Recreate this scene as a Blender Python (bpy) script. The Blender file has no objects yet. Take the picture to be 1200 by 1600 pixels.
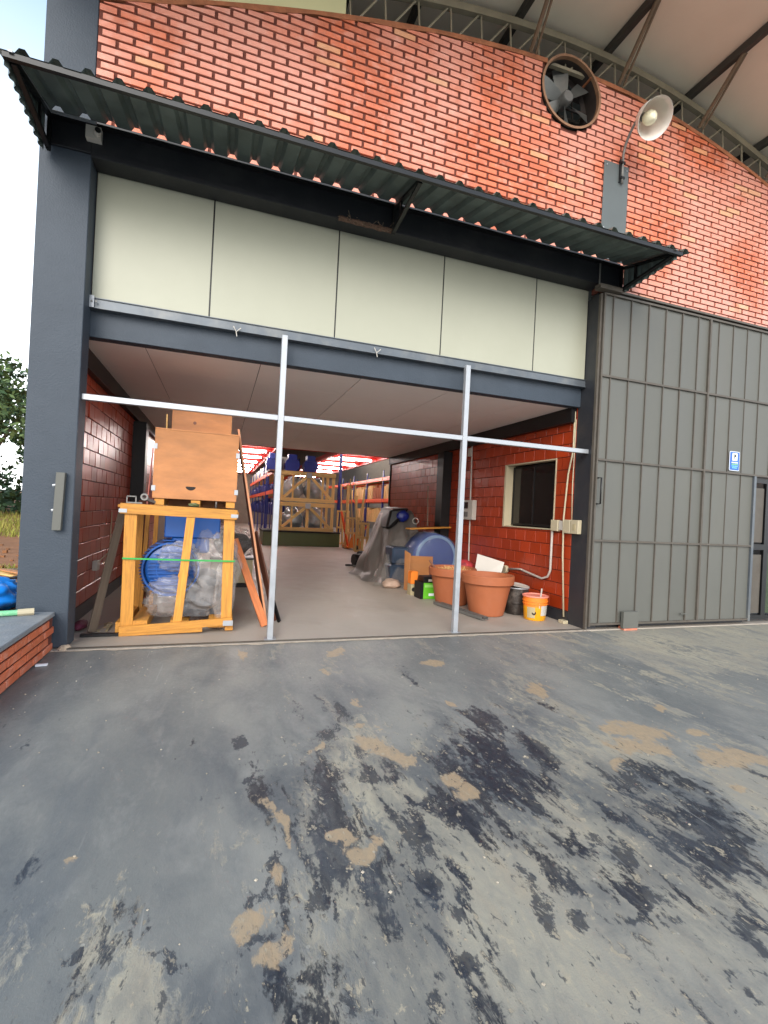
import bpy, bmesh, math, random
import numpy as np
from mathutils import Vector, Matrix, noise as mnoise
random.seed(7)
S = bpy.context.scene
COL = S.collection
rad = math.radians

# ------------------------------------------------------------------ camera
cam = bpy.data.cameras.new('camera'); camo = bpy.data.objects.new('camera', cam); COL.objects.link(camo)
fw = Vector((0.32267882, 0.94650785, 0.00112214)); rt = Vector((0.94529338, -0.32232439, 0.05027347)); up = Vector((-0.04794592, 0.01516143, 0.99873486))
mw = Matrix((rt, up, -fw)).transposed().to_4x4(); mw.translation = Vector((0, -5.461, 1.5)); camo.matrix_world = mw
cam.sensor_fit = 'VERTICAL'; cam.sensor_height = 24; cam.lens = 24 * 753.54 / 1600; cam.clip_start = .05; cam.clip_end = 600
S.camera = camo
# ------------------------------------------------------------------ light
w = bpy.data.worlds.new('World'); S.world = w; w.use_nodes = True
nt = w.node_tree; bg = nt.nodes['Background']
sky = nt.nodes.new('ShaderNodeTexSky'); sky.sky_type = 'NISHITA'; sky.sun_disc = False
SUN_EL, SUN_AZ = 30, 205      # degrees; azimuth clockwise from +y
sky.sun_elevation = rad(SUN_EL); sky.sun_rotation = rad(SUN_AZ); sky.altitude = 100; sky.air_density = 1.0; sky.dust_density = 3; sky.ozone_density = 1.2
hz = nt.nodes.new('ShaderNodeMix'); hz.data_type = 'RGBA'; hz.inputs[0].default_value = .9
stc = nt.nodes.new('ShaderNodeTexCoord'); sse = nt.nodes.new('ShaderNodeSeparateXYZ'); srp = nt.nodes.new('ShaderNodeValToRGB')   # thin bright cloud, whiter towards the horizon
nt.links.new(stc.outputs['Generated'], sse.inputs[0]); nt.links.new(sse.outputs['Z'], srp.inputs[0])
srp.color_ramp.elements[0].position = 0; srp.color_ramp.elements[0].color = (7.2, 7.2, 7.2, 1); srp.color_ramp.elements[1].position = .72; srp.color_ramp.elements[1].color = (.55, 1.1, 1.75, 1)
nt.links.new(srp.outputs[0], hz.inputs[7])
nt.links.new(sky.outputs[0], hz.inputs[6]); nt.links.new(hz.outputs[2], bg.inputs[0]); bg.inputs[1].default_value = .15
sl = bpy.data.lights.new('sun', 'SUN'); sl.energy = .9; sl.angle = rad(35); sl.color = (1, .95, .88)
so = bpy.data.objects.new('sun', sl); COL.objects.link(so)
d = Vector((math.sin(rad(SUN_AZ)) * math.cos(rad(SUN_EL)), math.cos(rad(SUN_AZ)) * math.cos(rad(SUN_EL)), math.sin(rad(SUN_EL))))
so.rotation_euler = d.to_track_quat('Z', 'Y').to_euler()
S.view_settings.view_transform = 'Standard'; S.view_settings.look = 'None'; S.view_settings.exposure = 1.74; S.view_settings.gamma = 1

# ------------------------------------------------------------------ helpers
def L(r, g, b):
    f = lambda c: (c / 255 / 12.92) if c / 255 <= .04045 else ((c / 255 + .055) / 1.055) ** 2.4
    return (f(r), f(g), f(b))

def mat(name, col, rough=.6, metal=0., var=.12, scale=3., st=(1, 1, 1), bump=0., bscale=60., orand=0., dirt=None, damt=.5, dscale=1.5, spec=.5, trans=0., alpha=1., emit=None, estr=0., rvar=0.):
    m = bpy.data.materials.new(name); m.use_nodes = True
    n = m.node_tree.nodes; k = m.node_tree.links; b = n['Principled BSDF']
    b.inputs['Roughness'].default_value = rough; b.inputs['Metallic'].default_value = metal
    b.inputs['Specular IOR Level'].default_value = spec
    b.inputs['Transmission Weight'].default_value = trans; b.inputs['Alpha'].default_value = alpha
    tc = n.new('ShaderNodeTexCoord'); mp = n.new('ShaderNodeMapping'); mp.inputs['Scale'].default_value = st
    if orand:
        o9 = n.new('ShaderNodeObjectInfo'); v9 = n.new('ShaderNodeVectorMath'); v9.operation = 'MULTIPLY_ADD'; v9.inputs[1].default_value = (37, 51, 23)
        k.new(o9.outputs['Random'], v9.inputs[0]); k.new(tc.outputs['Object'], v9.inputs[2]); k.new(v9.outputs[0], mp.inputs[0])
    else: k.new(tc.outputs['Object'], mp.inputs[0])
    nz = n.new('ShaderNodeTexNoise'); nz.inputs['Scale'].default_value = scale; nz.inputs['Detail'].default_value = 6; nz.inputs['Roughness'].default_value = .6
    k.new(mp.outputs[0], nz.inputs['Vector'])
    r = n.new('ShaderNodeMapRange'); r.inputs[1].default_value = .3; r.inputs[2].default_value = .7; r.inputs[3].default_value = 1 - var; r.inputs[4].default_value = 1 + var
    k.new(nz.outputs['Fac'], r.inputs[0])
    val = r.outputs[0]
    if orand:
        oi = n.new('ShaderNodeObjectInfo'); ge = n.new('ShaderNodeNewGeometry')
        ad = n.new('ShaderNodeMath'); ad.operation = 'ADD'; k.new(oi.outputs['Random'], ad.inputs[0]); k.new(ge.outputs['Random Per Island'], ad.inputs[1])
        fr = n.new('ShaderNodeMath'); fr.operation = 'FRACT'; k.new(ad.outputs[0], fr.inputs[0])
        r2 = n.new('ShaderNodeMapRange'); r2.inputs[3].default_value = 1 - orand; r2.inputs[4].default_value = 1 + orand; k.new(fr.outputs[0], r2.inputs[0])
        mu = n.new('ShaderNodeMath'); mu.operation = 'MULTIPLY'; k.new(val, mu.inputs[0]); k.new(r2.outputs[0], mu.inputs[1]); val = mu.outputs[0]
    vm = n.new('ShaderNodeVectorMath'); vm.operation = 'SCALE'; vm.inputs[0].default_value = col; k.new(val, vm.inputs['Scale'])
    out = vm.outputs[0]
    if dirt:
        n2 = n.new('ShaderNodeTexNoise'); n2.inputs['Scale'].default_value = dscale; n2.inputs['Detail'].default_value = 9; n2.inputs['Roughness'].default_value = .7
        k.new(mp.outputs[0], n2.inputs['Vector'])
        r3 = n.new('ShaderNodeMapRange'); r3.inputs[1].default_value = .48; r3.inputs[2].default_value = .72; r3.inputs[4].default_value = damt; k.new(n2.outputs['Fac'], r3.inputs[0])
        mx = n.new('ShaderNodeMix'); mx.data_type = 'RGBA'; k.new(r3.outputs[0], mx.inputs[0]); k.new(out, mx.inputs[6]); mx.inputs[7].default_value = (*dirt, 1); out = mx.outputs[2]
    k.new(out, b.inputs['Base Color'])
    if rvar:
        r4 = n.new('ShaderNodeMapRange'); r4.inputs[1].default_value = .3; r4.inputs[2].default_value = .7; r4.inputs[3].default_value = max(.05, rough - rvar); r4.inputs[4].default_value = min(1, rough + rvar)
        k.new(nz.outputs['Fac'], r4.inputs[0]); k.new(r4.outputs[0], b.inputs['Roughness'])
    if bump:
        n3 = n.new('ShaderNodeTexNoise'); n3.inputs['Scale'].default_value = bscale; n3.inputs['Detail'].default_value = 5
        k.new(mp.outputs[0], n3.inputs['Vector'])
        bm_ = n.new('ShaderNodeBump'); bm_.inputs['Strength'].default_value = bump; bm_.inputs['Distance'].default_value = .02
        k.new(n3.outputs['Fac'], bm_.inputs['Height']); k.new(bm_.outputs[0], b.inputs['Normal'])
    if emit:
        b.inputs['Emission Color'].default_value = (*emit, 1); b.inputs['Emission Strength'].default_value = estr
    return m

class MB:
    def __init__(s): s.v = []; s.f = []
    def box(s, a, b):
        (x0, y0, z0), (x1, y1, z1) = a, b
        return s.hexa([(x0, y0, z0), (x1, y0, z0), (x1, y1, z0), (x0, y1, z0), (x0, y0, z1), (x1, y0, z1), (x1, y1, z1), (x0, y1, z1)])
    def hexa(s, p):
        o = len(s.v); s.v += [tuple(q) for q in p]
        s.f += [tuple(o + i for i in q) for q in ((0, 3, 2, 1), (4, 5, 6, 7), (0, 1, 5, 4), (1, 2, 6, 5), (2, 3, 7, 6), (3, 0, 4, 7))]; return s
    def bar(s, p, q, w, t, ref=(0, 0, 1)):
        p = Vector(p); q = Vector(q); d = (q - p).normalized(); r = Vector(ref)
        if abs(d.dot(r)) > .98: r = Vector((0, 1, 0))
        a = d.cross(r).normalized() * w / 2; b = d.cross(a).normalized() * t / 2
        return s.hexa([p - a - b, p + a - b, p + a + b, p - a + b, q - a - b, q + a - b, q + a + b, q - a + b])
    def tube(s, pts, r, n=8, cap=True):
        pts = [Vector(p) for p in pts]; o = len(s.v); N = len(pts)
        rs = r if isinstance(r, (list, tuple)) else [r] * N
        pa = None
        for i, p in enumerate(pts):
            d = (pts[min(i + 1, N - 1)] - pts[max(i - 1, 0)]).normalized()
            if pa is None:
                a = d.orthogonal().normalized()
            else:
                a = (pa - d * pa.dot(d)); a = a.normalized() if a.length > 1e-6 else d.orthogonal().normalized()
            pa = a; b = d.cross(a)
            for j in range(n):
                t = 2 * math.pi * j / n; s.v.append(tuple(p + (a * math.cos(t) + b * math.sin(t)) * rs[i]))
        for i in range(N - 1):
            for j in range(n):
                s.f.append((o + i * n + j, o + i * n + (j + 1) % n, o + (i + 1) * n + (j + 1) % n, o + (i + 1) * n + j))
        if cap:
            s.f.append(tuple(o + j for j in range(n))[::-1]); s.f.append(tuple(o + (N - 1) * n + j for j in range(n)))
        return s
    def lathe(s, prof, c=(0, 0, 0), axis=(0, 0, 1), n=24, wob=0):
        c = Vector(c); ax = Vector(axis).normalized(); a = ax.orthogonal().normalized(); b = ax.cross(a); o = len(s.v)
        for (r, h) in prof:
            for j in range(n):
                t = 2 * math.pi * j / n; rr = r * (1 + wob * mnoise.noise(Vector((math.cos(t) * 2, math.sin(t) * 2, h * 6))))
                s.v.append(tuple(c + ax * h + (a * math.cos(t) + b * math.sin(t)) * rr))
        for i in range(len(prof) - 1):
            for j in range(n):
                s.f.append((o + i * n + j, o + i * n + (j + 1) % n, o + (i + 1) * n + (j + 1) % n, o + (i + 1) * n + j))
        return s
    def poly(s, pts, th):
        """closed outline pts, extruded along the vector th"""
        o = len(s.v); n = len(pts); th = Vector(th)
        s.v += [tuple(p) for p in pts] + [tuple(Vector(p) + th) for p in pts]
        s.f.append(tuple(range(o, o + n))[::-1]); s.f.append(tuple(range(o + n, o + 2 * n)))
        for i in range(n): j = (i + 1) % n; s.f.append((o + i, o + j, o + n + j, o + n + i))
        return s
    def grid(s, P):
        """P[i][j] points -> sheet"""
        o = len(s.v); h = len(P); w_ = len(P[0])
        for r in P: s.v += [tuple(q) for q in r]
        for i in range(h - 1):
            for j in range(w_ - 1): a = o + i * w_ + j; s.f.append((a, a + 1, a + w_ + 1, a + w_))
        return s
    def mesh(s, name, m, smooth=False, bev=0, off=(0, 0, 0)):
        me = bpy.data.meshes.new(name)
        ox, oy, oz = off
        me.from_pydata([(x - ox, y - oy, z - oz) for x, y, z in s.v], [], s.f)
        b = bmesh.new(); b.from_mesh(me)
        if bev: bmesh.ops.bevel(b, geom=list(b.edges), offset=bev, segments=1, affect='EDGES', clamp_overlap=True)
        bmesh.ops.recalc_face_normals(b, faces=b.faces); b.to_mesh(me); b.free()
        me.materials.append(m)
        if smooth:
            me.shade_smooth()
            if smooth != True: me.set_sharp_from_angle(angle=rad(smooth))
        return me

def T(name, label, cat, loc=(0, 0, 0), group=None, rot=(0, 0, 0)):
    o = bpy.data.objects.new(name, None); o.empty_display_size = .1; COL.objects.link(o); o.location = loc; o.rotation_euler = rot
    o['label'] = label; o['category'] = cat
    if group: o['group'] = group
    return o
def rootloc(p):
    l = Vector((0, 0, 0))
    while p: l += p.location; p = p.parent
    return l
def P(name, mb, m, parent=None, smooth=False, bev=0, label=None, kind=None, org=None):
    """part: coordinates in mb are world coordinates; the object's origin is put at org (default parent's origin)"""
    pl = rootloc(parent) if parent else Vector((0, 0, 0))
    og = Vector(org) if org is not None else pl
    me = mb.mesh(name, m, smooth, bev, tuple(og))
    o = bpy.data.objects.new(name, me); COL.objects.link(o); o.parent = parent; o.location = og - pl
    if label: o['label'] = label
    if kind: o['kind'] = kind
    return o
def board(name, p, q, w_, t, m, parent=None, ref=(0, 0, 1), label=None, bev=.003, roll=0):
    """timber from p to q as its own object with the grain along local x"""
    p = Vector(p); q = Vector(q); d = q - p; ln = d.length; d.normalize(); r = Vector(ref)
    if abs(d.dot(r)) > .98: r = Vector((0, 1, 0))
    b = d.cross(r).normalized(); c = b.cross(d).normalized()
    me = MB().box((-ln / 2, -w_ / 2, -t / 2), (ln / 2, w_ / 2, t / 2)).mesh(name, m, False, bev)
    o = bpy.data.objects.new(name, me); COL.objects.link(o); o.parent = parent
    R = Matrix((d, b, c)).transposed()
    o.rotation_euler = R.to_euler(); o.location = (p + q) / 2 - (rootloc(parent) if parent else Vector((0, 0, 0)))
    if label: o['label'] = label
    return o
def tag(o, label, cat, group=None, kind=None):
    o['label'] = label; o['category'] = cat
    if group: o['group'] = group
    if kind: o['kind'] = kind
    return o
def struct(o): o['kind'] = 'structure'; return o
def inst(name, me, parent, loc, rot=(0, 0, 0), scale=None):
    o = bpy.data.objects.new(name, me); COL.objects.link(o); o.parent = parent; o.location = Vector(loc) - rootloc(parent); o.rotation_euler = rot
    if scale: o.scale = scale
    return o
def copy_tree(o, parent=None):
    c = o.copy(); COL.objects.link(c)
    if parent is not None: c.parent = parent
    for ch in list(o.children): copy_tree(ch, c)
    return c

# ------------------------------------------------------------------ materials
m_col = mat('blue_grey_paint', L(49, 59, 70), .6, var=.07, scale=4, bump=.2, bscale=60, dirt=L(68, 74, 80), damt=.25, dscale=1)
m_beam = mat('dark_paint', L(20, 22, 28), .5, var=.1, scale=6, bump=.05, dirt=L(70, 68, 66), damt=.3)
m_post = mat('charcoal_paint', L(40, 42, 47), .5, var=.08, scale=5, bump=.05, dirt=L(84, 76, 66), damt=.25, dscale=3)
m_cream = mat('cream_panel', L(164, 164, 146), .45, var=.03, scale=1.2, dirt=L(150, 149, 130), damt=.25, dscale=.8)
m_rail = mat('rail_steel', L(92, 98, 104), .4, .35, var=.1, scale=5, dirt=L(150, 146, 136), damt=.4, dscale=2)
m_galv = mat('galvanised_steel', L(168, 171, 175), .38, .4, var=.08, scale=9, rvar=.1)
m_black = mat('black_paint', L(9, 9, 11), .45, var=.15)
m_mortar = mat('mortar', L(98, 50, 38), .9, var=.2, scale=20, bump=.3)
m_cap = mat('cement_cap', L(150, 92, 60), .85, var=.3, scale=6, bump=.3, bscale=30)
m_imortar = mat('block_mortar', L(70, 26, 18), .85, var=.2, scale=20)
m_ceil = mat('ceiling_board', L(244, 236, 230), .5, var=.03, scale=1)
m_roofp = mat('roof_liner', L(236, 222, 198), .6, var=.04, scale=.7, dirt=L(220, 200, 172), damt=.3, dscale=.6)
m_truss = mat('truss_primer', L(140, 130, 108), .6, var=.15, scale=6)
m_purlin = mat('dark_purlin', L(62, 58, 52), .6, var=.15, scale=4)
m_brace = mat('brace_brown', L(112, 92, 70), .6, var=.15, scale=5)
m_sheet = mat('corrugated_zinc', L(104, 116, 112), .45, .3, var=.18, scale=3, dirt=L(60, 58, 52), damt=.5, dscale=2.5, rvar=.12)
m_gate = mat('gate_sheet', L(93, 93, 87), .55, .1, var=.1, scale=1.4, st=(1, 1, .35), dirt=L(96, 92, 84), damt=.35, dscale=1.1, orand=.04, rvar=.1)
m_rib = mat('gate_rib', L(84, 78, 70), .6, .1, var=.15, scale=6, dirt=L(80, 66, 54), damt=.5, dscale=5)
m_floor = mat('interior_concrete', L(164, 154, 142), .6, var=.07, scale=2, dirt=L(138, 126, 112), damt=.4, dscale=.9, bump=.05, rvar=.15)
m_wood = mat('orange_pine', L(200, 138, 54), .6, var=.2, scale=3.4, st=(1.2, 14, 14), bump=.2, orand=.14, dirt=L(140, 90, 44), damt=.6, dscale=4)
m_ply = mat('plywood', L(180, 122, 74), .65, var=.1, scale=2, st=(1, 1, 4), dirt=L(150, 120, 96), damt=.35, dscale=1.2, bump=.06)
m_plyb = mat('plywood_bright', L(184, 122, 72), .6, var=.2, scale=2.2, st=(1, 4, 3), orand=.04, dirt=L(136, 98, 72), damt=.45, dscale=1.6)
m_palew = mat('pale_crate_wood', L(214, 176, 112), .65, var=.14, scale=3, st=(1.2, 14, 14), orand=.15)
m_dkwood = mat('brown_board', L(112, 70, 52), .55, var=.14, scale=2, dirt=L(80, 56, 46), damt=.5)
m_greyw = mat('weathered_wood', L(112, 96, 80), .75, var=.2, scale=3, st=(1, 12, 12))
m_litedge = mat('lit_board_edge', L(190, 130, 92), .6, var=.1, scale=10)
m_terra = mat('terracotta', L(160, 90, 54), .7, var=.07, scale=4, dirt=L(164, 102, 74), damt=.4, dscale=5)
m_soil = mat('dry_soil', L(158, 112, 72), .95, var=.35, scale=20, bump=.6)
m_white = mat('white_plastic', L(188, 182, 172), .45, var=.04)
m_bone = mat('cream_plastic', L(182, 170, 142), .5, var=.05)
m_blue = mat('blue_enamel', L(8, 76, 150), .4, var=.06)
m_dblue = mat('navy_enamel', L(22, 34, 110), .4, var=.1)
m_plas = None
m_olive = mat('olive_paint', L(84, 92, 52), .5, var=.06)
m_orange = mat('rack_orange', L(228, 84, 30), .45, var=.08)
m_red = mat('red_deck', L(176, 34, 26), .5, var=.12)
m_tube = mat('lit_tube', L(255, 240, 238), .5, emit=(1, .90, .86), estr=22)
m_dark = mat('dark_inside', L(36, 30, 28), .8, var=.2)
m_green = mat('green_print', L(96, 180, 40), .5, var=.05)
m_yel = mat('yellow_paint', L(226, 156, 16), .45, var=.05)
m_lid = mat('salmon_lid', L(228, 140, 120), .5, var=.08)
m_oran2 = mat('orange_print', L(236, 128, 40), .5, var=.05)
m_steel = mat('grey_steel', L(120, 118, 114), .45, .4, var=.15)
m_tarp = mat('grey_tarp', L(98, 92, 87), .42, var=.12, scale=3, dirt=L(96, 88, 80), damt=.4, dscale=2, rvar=.15)
m_bag = mat('blue_bag', L(20, 130, 226), .35, var=.1, scale=8)
m_card = mat('cardboard', L(170, 156, 122), .8, var=.06)
m_cart = mat('brown_carton', L(150, 84, 50), .8, var=.1, orand=.15)
m_signb = mat('sign_blue', L(18, 92, 176), .4, var=.03)
m_signw = mat('sign_white', L(236, 240, 244), .4, var=.01)
m_signl = mat('sign_light_blue', L(110, 190, 240), .4, var=.01)
m_glassd = mat('dark_window_glass', L(18, 14, 14), .08, var=.1, spec=.6)
def brick_material():
    m = mat('facing_brick', L(200, 98, 56), .45, var=.2, scale=14, bump=.25, bscale=70, orand=.17, spec=.7, rvar=.12)
    n = m.node_tree.nodes; k = m.node_tree.links; b = n['Principled BSDF']; src = b.inputs['Base Color'].links[0].from_socket
    ge = n.new('ShaderNodeNewGeometry'); oi = n.new('ShaderNodeObjectInfo')
    def nz(sc, det=6):
        t = n.new('ShaderNodeTexNoise'); t.inputs['Scale'].default_value = sc; t.inputs['Detail'].default_value = det; k.new(ge.outputs['Position'], t.inputs['Vector']); return t.outputs['Fac']
    def rg(v, a, c, lo, hi):
        q = n.new('ShaderNodeMapRange'); q.interpolation_type = 'SMOOTHSTEP'; q.inputs[1].default_value = a; q.inputs[2].default_value = c; q.inputs[3].default_value = lo; q.inputs[4].default_value = hi; k.new(v, q.inputs[0]); return q.outputs[0]
    def mx(f, a, col):
        q = n.new('ShaderNodeMix'); q.data_type = 'RGBA'; k.new(f, q.inputs[0]); k.new(a, q.inputs[6]); q.inputs[7].default_value = (*col, 1); return q.outputs[2]
    ad = n.new('ShaderNodeMath'); ad.operation = 'ADD'; k.new(oi.outputs['Random'], ad.inputs[0]); k.new(ge.outputs['Random Per Island'], ad.inputs[1])
    fr = n.new('ShaderNodeMath'); fr.operation = 'FRACT'; k.new(ad.outputs[0], fr.inputs[0])
    c = mx(rg(nz(.55, 3), .42, .58, .1, .9), src, L(218, 148, 128))      # paler pink mixed in over broad random patches
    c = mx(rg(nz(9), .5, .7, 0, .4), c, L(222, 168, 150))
    c = mx(rg(fr.outputs[0], .955, .97, 0, .5), c, L(212, 170, 120))       # the odd yellowish brick
    c = mx(rg(nz(2.2), .54, .7, 0, .55), c, L(186, 88, 44))
    k.new(c, b.inputs['Base Color']); return m
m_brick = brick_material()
m_block = mat('ceramic_block', L(160, 54, 20), .34, var=.07, scale=2, bump=.03, bscale=20, orand=.16, dirt=L(120, 44, 26), damt=.3, dscale=1.2, rvar=.04)

def clear_plastic(name, a0, tint):
    m = bpy.data.materials.new(name); m.use_nodes = True; n = m.node_tree.nodes; k = m.node_tree.links
    b = n['Principled BSDF']; b.inputs['Roughness'].default_value = .14; b.inputs['Base Color'].default_value = (*tint, 1); b.inputs['Specular IOR Level'].default_value = 1
    tc = n.new('ShaderNodeTexCoord')
    mp = n.new('ShaderNodeMapping'); mp.inputs['Scale'].default_value = (1, 1, .45); mp.inputs['Rotation'].default_value = (.3, .5, .2); k.new(tc.outputs['Object'], mp.inputs[0])
    nz = n.new('ShaderNodeTexNoise'); nz.noise_type = 'RIDGED_MULTIFRACTAL'; nz.inputs['Scale'].default_value = 5.5; nz.inputs['Detail'].default_value = 4; nz.inputs['Distortion'].default_value = .4
    k.new(mp.outputs[0], nz.inputs['Vector'])
    r = n.new('ShaderNodeMapRange'); r.inputs[1].default_value = .2; r.inputs[2].default_value = 1.6; r.inputs[3].default_value = a0 * .55; r.inputs[4].default_value = min(1, a0 * 1.9)
    k.new(nz.outputs['Fac'], r.inputs[0]); k.new(r.outputs[0], b.inputs['Alpha'])
    bu = n.new('ShaderNodeBump'); bu.inputs['Strength'].default_value = .9; bu.inputs['Distance'].default_value = .045
    k.new(nz.outputs['Fac'], bu.inputs['Height']); k.new(bu.outputs[0], b.inputs['Normal'])
    return m
m_clear = clear_plastic('clear_film', .36, L(216, 208, 202))
m_drumfilm = clear_plastic('film_over_drum', .24, L(200, 206, 214))
m_film = clear_plastic('film_over_tarp', .38, L(186, 180, 174))
m_lampg = mat('frosted_reflector', L(244, 240, 230), .3, var=.02, trans=.45)
CR_TXT = """
22222222222256999999999999988887766555555555666665554
22222222222237899999999988887665555555556666655544433
22222222222337789999888876665555555566666555444333333
22222222222626688888776655555555666665544433333333222
22222222222625678887655555555666655444333333322222222
22222222222414567887545556666554443333333222222222222
22222211111413356666545665544433333322222222222222223
22211110000312355544555543333333222222222222222333333
11100000001211355432456643222222222222222233333333333
00000000001110344322344432212222222223333333333333333
00000000000000244322233321112222333333333333333344444
00000000000000123322222322222223333333333344444444444
00000000000011112221122222233333333334444444444455555
00000000000111111111112222233333444444444455555555555
00000000000000111100011222233444444455555555555555666
00000000000000011000001222333444455555555556666666666
00111110000000011100001122333444555556666666666666666
11111110000000011111111122233444555566666666666666666
11111110000011111111111112233444555566666666666666666
11111100000111111111111112223344455556666666666666666
11111100000111111111111111223344445555566666666666666
11111100001111111111111111222334444555556666666666666
11111000001111111111111111122233444455555666666666666
"""
DK_TXT = """
33333333333355333333333333333444444555555544333222221
33333333333354433333333333444445555555443332222211111
33333333333354533333334444445555555433322222111111111
33333333333355543334444455555554333222211111111111000
33333333333456544344555555544332222111111111100000000
33333333333426565445676443222221111111111000000000000
33333333333325566654676432211111111100000000000000000
33333333333224556776555432111111000000000000000000000
33333333322124545776543322110000000000000000000000000
33333222211124554675443221111000000000000000000000000
32222111100123444455433211111000000000000000000000000
21111111110122343344332211100000000000000000000000000
11111111111111232223322111000000000000000000000000000
11111000001111122222221110000000000000000000000000000
10000000011111111111111110000000000000000000000000000
00000000011001111111111110000000000000000000000000000
00000000011001111111111100000000000000000000000000000
00000000010000111100000000000000000000000000000000000
00000000010000000000000000000000000000000000000000000
00000000000000000000000000000000000000000000000000000
00000000000000000000000000000000000000000000000000000
00000000000000000000000000000000000000000000000000000
00000000000000000000000000000000000000000000000000000
"""
TAN = [(0.15, -3.7, 0.07, 0.06), (0.27, -3.83, 0.09, 0.06), (-0.55, -3.2, 0.06, 0.05), (2.76, -1.95, 0.12, 0.14), (2.85, -2.61, 0.09, 0.12), (3.07, -2.73, 0.23, 0.16), (2.83, -2.9, 0.19, 0.16), (3.42, -2.91, 0.09, 0.08), (3.12, -3.23, 0.15, 0.15), (3.34, -3.28, 0.18, 0.13), (2.95, -3.47, 0.1, 0.05), (0.32, -0.54, 0.06, 0.24), (1.22, -0.56, 0.09, 0.19), (0.94, -1.11, 0.04, 0.07), (1.15, -1.85, 0.09, 0.09), (2.08, -1.01, 0.11, 0.11), (1.0, -2.29, 0.09, 0.05), (1.01, -2.53, 0.11, 0.13), (1.07, -2.67, 0.06, 0.12), (0.64, -3.19, 0.07, 0.05), (0.7, -3.36, 0.09, 0.08), (0.29, -3.2, 0.03, 0.09), (0.33, -3.34, 0.05, 0.07), (0.68, -2.53, 0.05, 0.05), (0.23, -3.56, 0.03, 0.04), (2.47, -3.11, 0.05, 0.05), (3.5, -2.49, 0.07, 0.06), (1.25, -3.03, 0.11, 0.1), (1.28, -3.2, 0.12, 0.09), (1.8, -2.01, 0.06, 0.08)]
DKS = [(0.9, -2.06, 0.09, 0.23), (0.74, -2.33, 0.09, 0.14), (0.24, -2.85, 0.04, 0.06), (0.28, -2.33, 0.06, 0.1), (1.22, -4.01, 0.07, 0.07), (1.24, -3.96, 0.03, 0.04), (0.16, -3.75, 0.07, 0.02), (0.28, -3.89, 0.09, 0.03), (0.23, -3.78, 0.05, 0.04), (0.59, -4.07, 0.06, 0.07), (0.78, -4.07, 0.05, 0.07), (0.75, -4.11, 0.04, 0.05), (0.93, -3.5, 0.17, 0.27), (0.88, -3.75, 0.06, 0.12), (0.91, -3.32, 0.09, 0.21), (1.18, -3.39, 0.1, 0.19), (1.25, -3.85, 0.05, 0.06), (1.68, -3.88, 0.08, 0.09), (1.68, -4.0, 0.06, 0.08), (2.16, -3.91, 0.13, 0.11), (1.62, -3.09, 0.19, 0.27), (1.62, -3.28, 0.11, 0.13), (1.67, -2.81, 0.17, 0.28), (2.44, -3.26, 0.25, 0.18), (2.5, -3.62, 0.21, 0.14), (2.0, -2.88, 0.17, 0.18), (1.05, -3.14, 0.06, 0.09), (1.22, -3.44, 0.05, 0.1), (2.45, -3.9, 0.07, 0.05), (1.72, -3.58, 0.07, 0.07), (1.75, -3.63, 0.03, 0.06), (1.98, -3.49, 0.16, 0.05), (1.75, -4.14, 0.11, 0.04), (1.91, -4.22, 0.08, 0.06), (1.65, -4.25, 0.02, 0.03), (0.18, -3.62, 0.07, 0.08), (0.22, -3.5, 0.07, 0.08), (0.43, -3.69, 0.04, 0.13), (0.58, -4.12, 0.04, 0.04), (0.44, -4.04, 0.04, 0.07), (-0.12, -3.82, 0.07, 0.06), (-0.34, -3.64, 0.03, 0.04), (0.88, -3.96, 0.05, 0.07), (0.92, -2.89, 0.08, 0.1), (1.35, -4.09, 0.03, 0.05), (1.55, -4.06, 0.05, 0.03)]
ROOFD = 1.9
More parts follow.
